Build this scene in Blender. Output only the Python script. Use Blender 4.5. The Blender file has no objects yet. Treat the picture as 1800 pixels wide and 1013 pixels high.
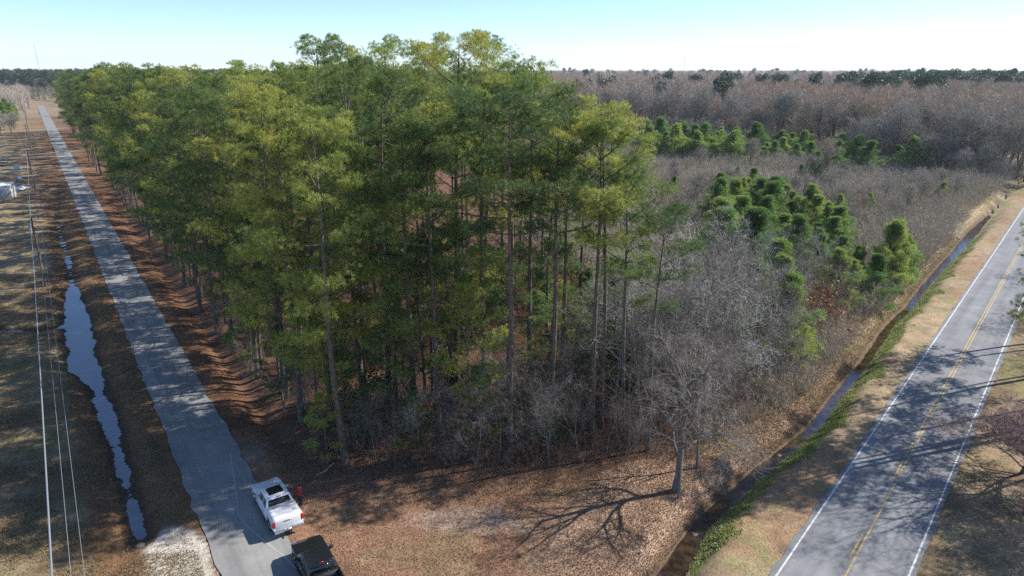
import bpy, bmesh, math, random
import numpy as np
from mathutils import Vector, Matrix
R = math.radians
S = bpy.context.scene
COL = S.collection

# ------------------------------------------------------------------ camera, sky, sun, exposure
H = 30.0
PITCH = R(18.0)
cam = bpy.data.cameras.new("camera"); cam.lens = 24.0; cam.sensor_width = 36.0
cam.clip_start = 0.5; cam.clip_end = 12000
co = bpy.data.objects.new("camera", cam); COL.objects.link(co)
co.location = (0, 0, H); co.rotation_euler = (math.pi/2 - PITCH, 0, 0)
S.camera = co
SUN_EL = R(39.0)
SHD = np.array([-0.951, -0.309])                # direction shadows fall on the ground
sun_az = math.atan2(-SHD[1], -SHD[0])
w = bpy.data.worlds.new("World"); S.world = w; w.use_nodes = True
nt = w.node_tree; bg = nt.nodes["Background"]
sky = nt.nodes.new("ShaderNodeTexSky"); sky.sky_type = 'NISHITA'; sky.sun_disc = False
sky.sun_elevation = SUN_EL; sky.sun_rotation = math.pi/2 - sun_az
sky.air_density = 0.7; sky.dust_density = 0.0; sky.ozone_density = 4.5; sky.altitude = 50
nt.links.new(sky.outputs[0], bg.inputs[0]); bg.inputs[1].default_value = 0.125
sl = bpy.data.lights.new("sun", 'SUN'); sl.energy = 4.8; sl.angle = R(0.5); sl.color = (1.0, 0.955, 0.88)
so = bpy.data.objects.new("sun", sl); COL.objects.link(so)
sdir = Vector((-SHD[0]*math.cos(SUN_EL), -SHD[1]*math.cos(SUN_EL), math.sin(SUN_EL)))
so.rotation_euler = sdir.to_track_quat('Z', 'Y').to_euler(); so.location = (60, 20, 80)
S.view_settings.view_transform = 'Standard'; S.view_settings.look = 'None'
S.view_settings.exposure = 0.7; S.view_settings.gamma = 1.0; S.view_settings.use_curve_mapping = False
S.cycles.use_denoising = False; S.cycles.max_bounces = 5; S.cycles.diffuse_bounces = 3; S.cycles.glossy_bounces = 2
S.cycles.transmission_bounces = 3; S.cycles.transparent_max_bounces = 4; S.cycles.volume_bounces = 0
S.cycles.use_adaptive_sampling = False

sp_, cp_ = math.sin(PITCH), math.cos(PITCH)
def P(px, py, z=0.0):
    """a point of the photograph (1800 px wide) carried down to the height z"""
    v = py - 506.5; D = H - z
    Y = D*(1200*cp_ - v*sp_)/(1200*sp_ + v*cp_)
    Z = Y*cp_ + D*sp_
    return ((px-900)*Z/1200, Y)
def pix(x, y, z=0.0):
    Z = y*cp_ + (H-z)*sp_
    return 900 + x*1200/Z, 506.5 + 1200*((H-z)*cp_ - y*sp_)/Z

# ------------------------------------------------------------------ helpers
def mesh_from(name, V, faces, mats=(), midx=None, smooth=False, col=None):
    """faces: list of int arrays (n,k), any k per array"""
    me = bpy.data.meshes.new(name)
    V = np.asarray(V, dtype=np.float32)
    faces = [np.asarray(f, dtype=np.int32) for f in faces if len(f)]
    nf = sum(len(f) for f in faces)
    loops = np.concatenate([f.ravel() for f in faces])
    tot = np.concatenate([np.full(len(f), f.shape[1], dtype=np.int32) for f in faces])
    st = np.concatenate([[0], np.cumsum(tot)[:-1]]).astype(np.int32)
    me.vertices.add(len(V)); me.vertices.foreach_set("co", V.ravel())
    me.loops.add(len(loops)); me.loops.foreach_set("vertex_index", loops)
    me.polygons.add(nf); me.polygons.foreach_set("loop_start", st)
    for m in mats: me.materials.append(m)
    if midx is not None: me.polygons.foreach_set("material_index", np.asarray(midx, dtype=np.int32))
    if smooth: me.polygons.foreach_set("use_smooth", np.ones(nf, dtype=bool))
    me.update(calc_edges=True)
    if col is not None:
        a = me.color_attributes.new("Col", 'FLOAT_COLOR', 'POINT')
        c = np.ones((len(V), 4), dtype=np.float32); c[:, :3] = col
        a.data.foreach_set("color", c.ravel())
    me.validate()
    return me

class MB:
    """collects shapes for ONE mesh"""
    def __init__(s): s.V = []; s.F = {}; s.n = 0; s.M = {}
    def add(s, V, F, mi=0):
        V = np.asarray(V, dtype=np.float64).reshape(-1, 3)
        if not isinstance(F, list): F = [F]
        for f in F:
            f = np.asarray(f, dtype=np.int64)
            if f.size == 0: continue
            s.F.setdefault(f.shape[1], []).append(f + s.n)
            s.M.setdefault(f.shape[1], []).append(np.full(len(f), mi))
        s.V.append(V); s.n += len(V); return s
    def mesh(s, name, mats, smooth=False, col=None):
        if not isinstance(mats, (list, tuple)): mats = [mats]
        ks = sorted(s.F)
        faces = [np.concatenate(s.F[k]) for k in ks]
        mi = np.concatenate([np.concatenate(s.M[k]) for k in ks])
        return mesh_from(name, np.concatenate(s.V), faces, mats, mi, smooth, col)
    def obj(s, name, mats, parent=None, smooth=False, col=None):
        return link(name, s.mesh(name, mats, smooth, col), parent)
    # shapes
    def tube(s, pts, rad, k=6, mi=0, cap=False):
        pts = np.asarray(pts, dtype=float); rad = np.asarray(rad, dtype=float); n = len(pts)
        T = np.gradient(pts, axis=0); T /= np.linalg.norm(T, axis=1, keepdims=True) + 1e-9
        ref = np.array([1., 0, 0]) if abs(T[:, 0]).mean() < 0.7 else np.array([0, 0, 1.])
        A = np.cross(T, ref); A /= np.linalg.norm(A, axis=1, keepdims=True) + 1e-9
        B = np.cross(T, A)
        a = np.arange(k)*2*math.pi/k
        ring = pts[:, None] + rad[:, None, None]*(np.cos(a)[None, :, None]*A[:, None] + np.sin(a)[None, :, None]*B[:, None])
        i = np.arange(n-1)[:, None]*k; j = np.arange(k)[None]; j2 = (j+1) % k
        F = np.stack([i+j, i+j2, i+k+j2, i+k+j], -1).reshape(-1, 4)
        V = ring.reshape(-1, 3)
        Fs = [F]
        if cap:
            Fs.append(np.arange(k)[None]); Fs.append((np.arange(k)[::-1] + (n-1)*k)[None])
        return s.add(V, Fs, mi)
    def hexa(s, c, mi=0):
        """8 corners: bottom 4 (ccw) then top 4"""
        return s.add(c, np.array([[3,2,1,0],[4,5,6,7],[0,1,5,4],[1,2,6,5],[2,3,7,6],[3,0,4,7]]), mi)
    def box(s, x0, x1, y0, y1, z0, z1, mi=0):
        return s.hexa([(x0,y0,z0),(x1,y0,z0),(x1,y1,z0),(x0,y1,z0),(x0,y0,z1),(x1,y0,z1),(x1,y1,z1),(x0,y1,z1)], mi)
    def prism(s, prof, y0, y1, mi=0):
        """side outline (x,z), ccw, drawn out along y"""
        n = len(prof); V = [(x, y0, z) for x, z in prof] + [(x, y1, z) for x, z in prof]
        q = [[i, (i+1) % n, (i+1) % n + n, i+n] for i in range(n)]
        return s.add(V, [np.array(q), np.arange(n)[::-1][None], (np.arange(n)+n)[None]], mi)
    def lathe_y(s, prof, cx, cy, cz, k=20, mi=0):
        """profile (r, y) turned about the y axis"""
        a = np.arange(k)*2*math.pi/k; n = len(prof)
        V = [(cx + r*math.cos(t), cy + y, cz + r*math.sin(t)) for r, y in prof for t in a]
        i = np.arange(n-1)[:, None]*k; j = np.arange(k)[None]; j2 = (j+1) % k
        return s.add(V, np.stack([i+j, i+j2, i+k+j2, i+k+j], -1).reshape(-1, 4), mi)

def link(name, me, parent=None):
    o = bpy.data.objects.new(name, me); COL.objects.link(o)
    if parent is not None: o.parent = parent
    return o
def tag(o, label=None, cat=None, group=None, kind=None):
    if label: o["label"] = label
    if cat: o["category"] = cat
    if group: o["group"] = group
    if kind: o["kind"] = kind
    return o
def empty(name, loc=(0, 0, 0), rz=0):
    o = bpy.data.objects.new(name, None); COL.objects.link(o)
    o.location = loc; o.rotation_euler = (0, 0, rz); o.empty_display_size = 0.5
    return o
def bevel(o, wd=0.03, seg=2, ang=35):
    m = o.modifiers.new("bevel", 'BEVEL'); m.width = wd; m.segments = seg
    m.limit_method = 'ANGLE'; m.angle_limit = R(ang)
    for p in o.data.polygons: p.use_smooth = True
    return o

# value noise for the colouring of the ground
_ng = np.random.default_rng(5).random((256, 256))
def vnoise(x, y, sc, off=0):
    x = np.asarray(x)/sc + 37.7*off + 100; y = np.asarray(y)/sc + 11.3*off + 100
    xi = np.floor(x).astype(int); yi = np.floor(y).astype(int); fx = x-xi; fy = y-yi
    fx = fx*fx*(3-2*fx); fy = fy*fy*(3-2*fy)
    g = lambda a, b: _ng[a % 256, b % 256]
    return (g(xi, yi)*(1-fx)+g(xi+1, yi)*fx)*(1-fy) + (g(xi, yi+1)*(1-fx)+g(xi+1, yi+1)*fx)*fy
def fnoise(x, y, sc, off=0):
    return (vnoise(x, y, sc, off) + .5*vnoise(x, y, sc/2.1, off+1) + .25*vnoise(x, y, sc/4.3, off+2))/1.75
def sstep(a, b, x):
    t = np.clip((x-a)/(b-a), 0, 1); return t*t*(3-2*t)

# ------------------------------------------------------------------ materials
def mat(name, col, rough=0.8, metal=0.0, spec=0.5, var=None):
    m = bpy.data.materials.new(name); m.use_nodes = True
    b = m.node_tree.nodes["Principled BSDF"]
    b.inputs["Base Color"].default_value = (*col, 1); b.inputs["Roughness"].default_value = rough
    b.inputs["Metallic"].default_value = metal; b.inputs["Specular IOR Level"].default_value = spec
    if var:                                        # (scale, second colour, bump, stretch z)
        sc, c2, bump, sz = var
        N = m.node_tree.nodes; L = m.node_tree.links
        tc = N.new("ShaderNodeTexCoord"); mp = N.new("ShaderNodeMapping"); mp.inputs["Scale"].default_value = (1, 1, sz)
        n = N.new("ShaderNodeTexNoise"); n.inputs["Scale"].default_value = sc; n.inputs["Detail"].default_value = 6
        L.new(tc.outputs["Object"], mp.inputs[0]); L.new(mp.outputs[0], n.inputs[0])
        r = N.new("ShaderNodeValToRGB"); r.color_ramp.elements[0].position = .35; r.color_ramp.elements[1].position = .65
        r.color_ramp.elements[0].color = (*col, 1); r.color_ramp.elements[1].color = (*c2, 1)
        L.new(n.outputs[0], r.inputs[0]); L.new(r.outputs[0], b.inputs["Base Color"])
        if bump:
            bp = N.new("ShaderNodeBump"); bp.inputs["Strength"].default_value = bump; bp.inputs["Distance"].default_value = .05
            L.new(n.outputs[0], bp.inputs["Height"]); L.new(bp.outputs[0], b.inputs["Normal"])
    return m

def foliage_mat(name, stops, noise_scale=0.35, trans=0.25, rough=0.5, world_var=True, spec=0.35):
    """leaf or twig colour: differs from tree to tree and from clump to clump"""
    m = bpy.data.materials.new(name); m.use_nodes = True
    N = m.node_tree.nodes; L = m.node_tree.links; b = N["Principled BSDF"]; out = N["Material Output"]
    oi = N.new("ShaderNodeObjectInfo"); g = N.new("ShaderNodeNewGeometry")
    n = N.new("ShaderNodeTexNoise"); n.inputs["Scale"].default_value = noise_scale; n.inputs["Detail"].default_value = 3
    L.new(g.outputs["Position"], n.inputs[0])
    mx = N.new("ShaderNodeMath"); mx.operation = 'MULTIPLY_ADD'; mx.inputs[1].default_value = 0.9; mx.inputs[2].default_value = -0.12
    L.new(oi.outputs["Random"], mx.inputs[0])
    n2 = N.new("ShaderNodeMath"); n2.operation = 'MULTIPLY_ADD'; n2.inputs[1].default_value = 0.8 if world_var else 0.5; n2.inputs[2].default_value = -0.25
    L.new(n.outputs[0], n2.inputs[0])
    ad = N.new("ShaderNodeMath"); ad.operation = 'ADD'; ad.use_clamp = True
    L.new(mx.outputs[0], ad.inputs[0]); L.new(n2.outputs[0], ad.inputs[1])
    isl = N.new("ShaderNodeMath"); isl.operation = 'MULTIPLY_ADD'; isl.inputs[1].default_value = 0.3; isl.inputs[2].default_value = -0.15
    L.new(g.outputs["Random Per Island"], isl.inputs[0])
    ad2 = N.new("ShaderNodeMath"); ad2.operation = 'ADD'; ad2.use_clamp = True
    L.new(ad.outputs[0], ad2.inputs[0]); L.new(isl.outputs[0], ad2.inputs[1])
    r = N.new("ShaderNodeValToRGB"); cr = r.color_ramp
    while len(cr.elements) < len(stops): cr.elements.new(0.5)
    for e, (p, c) in zip(cr.elements, stops): e.position = p; e.color = (*c, 1)
    L.new(ad2.outputs[0], r.inputs[0]); L.new(r.outputs[0], b.inputs["Base Color"])
    b.inputs["Roughness"].default_value = rough; b.inputs["Specular IOR Level"].default_value = spec
    if trans > 0:
        t = N.new("ShaderNodeBsdfTranslucent"); ms = N.new("ShaderNodeMixShader"); ms.inputs[0].default_value = trans
        L.new(r.outputs[0], t.inputs[0]); L.new(b.outputs[0], ms.inputs[1]); L.new(t.outputs[0], ms.inputs[2])
        L.new(ms.outputs[0], out.inputs[0])
    return m

M = {}
M['needle'] = foliage_mat('pine_needles', [(0, (.085,.14,.048)), (.3, (.15,.215,.06)), (.62, (.25,.315,.075)), (.85, (.38,.41,.09)), (1, (.46,.44,.10))], trans=.48, noise_scale=.25, rough=.5, spec=.4)
M['needle_young'] = foliage_mat('young_pine_needles', [(0, (.12,.22,.055)), (.5, (.225,.345,.075)), (1, (.37,.43,.10))], trans=.45, rough=.5, spec=.4)
M['needle_far'] = foliage_mat('distant_pine_needles', [(0, (.035,.065,.035)), (.5, (.06,.10,.042)), (1, (.10,.135,.055))], noise_scale=.05)
M['bark'] = mat('pine_bark', (.06,.045,.038), .95, var=(9, (.19,.145,.12), .8, .25))
M['limb'] = mat('pine_limb_bark', (.06,.048,.04), .9, var=(6, (.14,.115,.10), .3, 1))
M['greybark'] = mat('grey_bark', (.08,.07,.058), .95, var=(7, (.20,.185,.165), .6, .35))
M['twig'] = foliage_mat('bare_grey_twigs', [(0, (.13,.105,.085)), (.5, (.22,.19,.162)), (1, (.35,.32,.285))], trans=0, rough=.8, world_var=False)
M['twig_pale'] = foliage_mat('pale_bare_twigs', [(0, (.22,.20,.175)), (1, (.40,.38,.35))], trans=0, rough=.8, world_var=False)
M['twig_red'] = foliage_mat('reddish_twigs', [(0, (.22,.14,.13)), (.5, (.33,.215,.20)), (1, (.44,.31,.29))], trans=0, rough=.8)
M['twig_far'] = foliage_mat('distant_bare_twigs', [(0, (.24,.225,.185)), (.4, (.34,.315,.26)), (.72, (.40,.365,.31)), (.93, (.42,.345,.26)), (1, (.44,.30,.19))], noise_scale=.018, trans=0, rough=.9)
M['brush'] = foliage_mat('brush_twigs', [(0, (.36,.33,.24)), (.35, (.47,.41,.34)), (.6, (.55,.46,.41)), (.8, (.60,.49,.38)), (1, (.60,.42,.36))], noise_scale=.04, trans=0, rough=.9)
M['under'] = foliage_mat('undergrowth_twigs', [(0, (.10,.075,.055)), (.4, (.18,.125,.09)), (.7, (.27,.16,.10)), (1, (.36,.29,.23))], noise_scale=.25, trans=.1, rough=.9)
M['rust'] = foliage_mat('rusty_leaves', [(0, (.20,.065,.025)), (.6, (.33,.11,.04)), (1, (.42,.17,.07))], trans=.3)
M['evergreen'] = foliage_mat('evergreen_leaves', [(0, (.018,.04,.015)), (.5, (.04,.075,.025)), (1, (.09,.12,.04))], trans=.15, rough=.85, spec=.1)
M['litter'] = foliage_mat('fallen_leaf', [(0, (.19,.105,.06)), (.35, (.27,.16,.095)), (.65, (.37,.24,.16)), (1, (.52,.40,.31))], noise_scale=.4, trans=.1, rough=.8)
M['drygrass'] = foliage_mat('dry_grass', [(0, (.18,.13,.07)), (.5, (.33,.25,.14)), (1, (.45,.36,.22))], noise_scale=.3, trans=.2, rough=.8)
M['weed'] = foliage_mat('green_weeds', [(0, (.20,.23,.075)), (.5, (.31,.36,.11)), (1, (.48,.45,.22))], noise_scale=.8, trans=.3)

def ground_mat():
    m = bpy.data.materials.new('ground'); m.use_nodes = True
    N = m.node_tree.nodes; L = m.node_tree.links; b = N["Principled BSDF"]
    at = N.new("ShaderNodeVertexColor"); at.layer_name = "Col"
    g = N.new("ShaderNodeNewGeometry")
    def noise(sc, det, lo, hi, pos=(.3, .7)):
        n = N.new("ShaderNodeTexNoise"); n.inputs["Scale"].default_value = sc; n.inputs["Detail"].default_value = det
        n.inputs["Roughness"].default_value = .65
        L.new(g.outputs["Position"], n.inputs[0])
        mr = N.new("ShaderNodeMapRange"); mr.inputs[1].default_value = pos[0]; mr.inputs[2].default_value = pos[1]
        mr.inputs[3].default_value = lo; mr.inputs[4].default_value = hi
        L.new(n.outputs[0], mr.inputs[0]); return n, mr
    n1, a = noise(.7, 6, .72, 1.3); n2, c = noise(7, 6, .74, 1.28); n3, d = noise(30, 3, .75, 1.25)
    v = N.new("ShaderNodeTexVoronoi"); v.inputs["Scale"].default_value = 7; L.new(g.outputs["Position"], v.inputs[0])
    sv = N.new("ShaderNodeSeparateColor"); L.new(v.outputs["Color"], sv.inputs[0])
    vr = N.new("ShaderNodeMapRange"); vr.inputs[3].default_value = .84; vr.inputs[4].default_value = 1.16; L.new(sv.outputs[0], vr.inputs[0])
    cur = a.outputs[0]
    for o in (c.outputs[0], d.outputs[0], vr.outputs[0]):
        x = N.new("ShaderNodeMath"); x.operation = 'MULTIPLY'; L.new(cur, x.inputs[0]); L.new(o, x.inputs[1]); cur = x.outputs[0]
    vm = N.new("ShaderNodeVectorMath"); vm.operation = 'SCALE'
    L.new(at.outputs[0], vm.inputs[0]); L.new(cur, vm.inputs[3]); L.new(vm.outputs[0], b.inputs["Base Color"])
    b.inputs["Roughness"].default_value = .95; b.inputs["Specular IOR Level"].default_value = .15
    bp = N.new("ShaderNodeBump"); bp.inputs["Strength"].default_value = .9; bp.inputs["Distance"].default_value = .12
    L.new(n2.outputs[0], bp.inputs["Height"]); L.new(bp.outputs[0], b.inputs["Normal"])
    return m
M['ground'] = ground_mat()

def asphalt_mat(name, c0, c1, head=0.0):
    m = bpy.data.materials.new(name); m.use_nodes = True
    N = m.node_tree.nodes; L = m.node_tree.links; b = N["Principled BSDF"]
    g = N.new("ShaderNodeNewGeometry")
    n = N.new("ShaderNodeTexNoise"); n.inputs["Scale"].default_value = .35; n.inputs["Detail"].default_value = 8; n.inputs["Roughness"].default_value = .7
    n2 = N.new("ShaderNodeTexNoise"); n2.inputs["Scale"].default_value = 25; n2.inputs["Detail"].default_value = 4
    L.new(g.outputs["Position"], n.inputs[0]); L.new(g.outputs["Position"], n2.inputs[0])
    r = N.new("ShaderNodeValToRGB"); r.color_ramp.elements[0].position = .35; r.color_ramp.elements[1].position = .66
    r.color_ramp.elements[0].color = (*c0, 1); r.color_ramp.elements[1].color = (*c1, 1); L.new(n.outputs[0], r.inputs[0])
    mr = N.new("ShaderNodeMapRange"); mr.inputs[3].default_value = .75; mr.inputs[4].default_value = 1.25; L.new(n2.outputs[0], mr.inputs[0])
    v = N.new("ShaderNodeTexVoronoi"); v.feature = 'DISTANCE_TO_EDGE'; v.inputs["Scale"].default_value = .13
    nd = N.new("ShaderNodeTexNoise"); nd.inputs["Scale"].default_value = .8; nd.inputs["Detail"].default_value = 5
    L.new(g.outputs["Position"], nd.inputs[0])
    va = N.new("ShaderNodeVectorMath"); va.operation = 'MULTIPLY_ADD'; va.inputs[1].default_value = (5, 5, 0)
    L.new(nd.outputs["Color"], va.inputs[0]); L.new(g.outputs["Position"], va.inputs[2]); L.new(va.outputs[0], v.inputs[0])
    cm = N.new("ShaderNodeMapRange"); cm.inputs[1].default_value = 0; cm.inputs[2].default_value = .006; cm.inputs[3].default_value = .82; cm.inputs[4].default_value = 1
    L.new(v.outputs[0], cm.inputs[0])
    x = N.new("ShaderNodeMath"); x.operation = 'MULTIPLY'; L.new(mr.outputs[0], x.inputs[0]); L.new(cm.outputs[0], x.inputs[1])
    vm = N.new("ShaderNodeVectorMath"); vm.operation = 'SCALE'; L.new(r.outputs[0], vm.inputs[0]); L.new(x.outputs[0], vm.inputs[3])
    mp = N.new("ShaderNodeMapping"); mp.vector_type = 'POINT'; mp.inputs["Rotation"].default_value = (0, 0, head)
    m2 = N.new("ShaderNodeVectorMath"); m2.operation = 'MULTIPLY'; m2.inputs[1].default_value = (1.3, .035, 1)
    n4 = N.new("ShaderNodeTexNoise"); n4.inputs["Scale"].default_value = 1.0; n4.inputs["Detail"].default_value = 5
    L.new(g.outputs["Position"], mp.inputs[0]); L.new(mp.outputs[0], m2.inputs[0]); L.new(m2.outputs[0], n4.inputs[0])
    r4 = N.new("ShaderNodeMapRange"); r4.inputs[1].default_value = .3; r4.inputs[2].default_value = .7; r4.inputs[3].default_value = .82; r4.inputs[4].default_value = 1.16
    L.new(n4.outputs[0], r4.inputs[0]); x5 = N.new("ShaderNodeVectorMath"); x5.operation = 'SCALE'
    L.new(vm.outputs[0], x5.inputs[0]); L.new(r4.outputs[0], x5.inputs[3])
    L.new(x5.outputs[0], b.inputs["Base Color"]); b.inputs["Roughness"].default_value = .85; b.inputs["Specular IOR Level"].default_value = .3
    return m
M['asphalt_l'] = asphalt_mat('old_grey_asphalt', (.205,.20,.19), (.285,.28,.268), R(-34.35))
M['asphalt_r'] = asphalt_mat('worn_asphalt', (.17,.175,.18), (.25,.25,.255), R(40.25))
M['white_paint'] = mat('white_road_paint', (.38,.38,.38), .7, var=(2.5, (.72,.72,.70), 0, 1))
M['yellow_paint'] = mat('yellow_road_paint', (.33,.24,.10), .7, var=(2.5, (.56,.38,.12), 0, 1))
M['sand'] = mat('pale_sand', (.34,.29,.235), .95, var=(1.2, (.52,.47,.41), .4, 1))

def water_mat(name, col, ior, bs):
    m = mat(name, col, .04)
    N = m.node_tree.nodes; L = m.node_tree.links; b = N["Principled BSDF"]; b.inputs["IOR"].default_value = ior
    g = N.new("ShaderNodeNewGeometry"); n = N.new("ShaderNodeTexNoise"); n.inputs["Scale"].default_value = bs; n.inputs["Detail"].default_value = 4
    L.new(g.outputs["Position"], n.inputs[0]); bp = N.new("ShaderNodeBump"); bp.inputs["Strength"].default_value = .25; bp.inputs["Distance"].default_value = .02
    L.new(n.outputs[0], bp.inputs["Height"]); L.new(bp.outputs[0], b.inputs["Normal"])
    n3 = N.new("ShaderNodeTexNoise"); n3.inputs["Scale"].default_value = 1.6; n3.inputs["Detail"].default_value = 6
    L.new(g.outputs["Position"], n3.inputs[0])
    r = N.new("ShaderNodeValToRGB"); r.color_ramp.elements[0].position = .4; r.color_ramp.elements[1].position = .62
    r.color_ramp.elements[0].color = (*[c*.5 for c in col], 1); r.color_ramp.elements[1].color = (*[c*1.7 for c in col], 1)
    L.new(n3.outputs[0], r.inputs[0]); L.new(r.outputs[0], b.inputs["Base Color"])
    return m
M['ditch_water'] = water_mat('ditch_water', (.02,.03,.05), 2.6, 3)
M['creek_water'] = water_mat('creek_water', (.035,.02,.009), 1.8, 6)

# ------------------------------------------------------------------ lines of the place
HR = R(40.25); uR = np.array([math.sin(HR), math.cos(HR)]); nR = np.array([math.cos(HR), -math.sin(HR)]); cR = np.array([20.4, 34.6])
HL = R(-34.35); uL = np.array([math.sin(HL), math.cos(HL)]); nL = np.array([math.cos(HL), -math.sin(HL)]); cL = np.array([-21.9, 44.4])
WR, WL = 3.5, 2.3
def sR(x, y): return (x-cR[0])*nR[0] + (y-cR[1])*nR[1]
def tR(x, y): return (x-cR[0])*uR[0] + (y-cR[1])*uR[1]
def sL(x, y): return (x-cL[0])*nL[0] + (y-cL[1])*nL[1]
def tL(x, y): return (x-cL[0])*uL[0] + (y-cL[1])*uL[1]

LW, CW = -0.45, -1.1                       # water levels
def chain(rows, z):
    """rows of (left px, right px, y px) -> centre points and half widths on the ground"""
    out = []
    for a, b, y in rows:
        xa, Y = P(a, y, z); xb, _ = P(b, y, z); out.append(((xa+xb)/2, Y, abs(xb-xa)/2))
    return np.array(out)
ditch = chain([(93,99,327),(95,100,366),(101,104,395),(108,111,425),(116,119,449),(121,131,490),(116,143,525),(112,157,565),(119,166,611),
               (117,176,646),(150,183,671),(168,211,732),(190,222,793),(207,238,851),(222,249,901),(240,256,955)], LW)
ditch_far = chain([(52,56,212),(55,59,222),(62,66,238),(68,73,258),(75,79,275)], LW)
ditch[:, 2] = np.maximum(ditch[:, 2]*np.interp(np.arange(len(ditch)), [0, 8, 10, 12, 15], [.84, .84, .7, .6, .55]), .38)
branch = chain([(-60,-20,583),(20,40,582),(60,75,586),(95,110,577),(112,130,572)], LW)
branch[:, 2] = [.5, .42, .34, .42, .5]
puddle = chain([(12,14,377),(24,36,378),(38,50,378),(50,54,374)], LW); puddle[:, 2] = [.1, .6, .7, .1]
creek = chain([(1135,1200,1035),(1160,1211,1005),(1217,1250,925),(1278,1311,869),(1328,1344,830),(1367,1383,800),(1422,1444,750),(1468,1488,690),(1500,1520,652),
               (1555,1572,575),(1589,1603,545),(1617,1629,508),(1667,1684,450),(1706,1724,405),(1737,1744,379),(1757,1762,357),(1793,1799,318)], CW)
creek[:, 2] = np.clip(creek[:, 2]*math.cos(HR), .45, 1.6)
def cdist(x, y, C):
    """distance outside the water's edge (negative inside)"""
    best = np.full(np.shape(x), 1e9)
    for a, b in zip(C[:-1], C[1:]):
        d = b[:2]-a[:2]; t = np.clip(((x-a[0])*d[0] + (y-a[1])*d[1])/(d@d), 0, 1)
        hw = a[2] + (b[2]-a[2])*t
        best = np.minimum(best, np.hypot(x-a[0]-d[0]*t, y-a[1]-d[1]*t) - hw)
    return best
_ct = np.array([tR(a, b) for a, b, _ in creek]); _cs = np.array([sR(a, b) for a, b, _ in creek])
def cside(x, y):               # metres beyond the creek's middle, towards the wide road
    return sR(x, y) - np.interp(tR(x, y), _ct, _cs)
def stand_edge(x, y):          # >0 inside the wooded corner
    return np.minimum(sL(x, y) - 6.2, y - 44.5 - 0.12*np.abs(x))

def ground_z(x, y):
    x = np.asarray(x, float); y = np.asarray(y, float)
    z = (fnoise(x, y, 9) - .5)*.22 + (fnoise(x, y, 2.2, 3)-.5)*.10
    a, b = np.abs(sL(x, y)), np.abs(sR(x, y))
    flat = np.minimum(sstep(WL, WL+1.6, a), sstep(WR, WR+1.6, b))
    z = z*flat
    sw = sL(x, y) - (WL+3.4)                                      # swale between the road and the pines
    z -= .55*np.exp(-(sw/1.15)**2)*sstep(44, 50, y)
    wob = (fnoise(x, y, 3.2, 7)-.5)*1.6 + (fnoise(x, y, .9, 8)-.5)*.9
    wob = wob + .15
    for C, k in ((ditch, 1.7), (ditch_far, 1.2), (branch, .9), (puddle, 1.5)):
        d = cdist(x, y, C) + wob*.6
        z = np.where(d < k, LW*(1-sstep(0, k, d)) + z*sstep(0, k, d) - .25*sstep(0, .8, -d), z)
    d = cdist(x, y, creek) + wob*.22
    k = 2.0
    z = np.where(d < k, CW*(1-sstep(-.1, k, d)) + z*sstep(0, k, d) - .3*sstep(0, .8, -d), z)
    bed = (a < WL+.02) | (b < WR+.02)
    z = np.where(bed, -.06, z)
    return z
def gz(x, y): return float(ground_z(np.array([x]), np.array([y]))[0])

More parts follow.
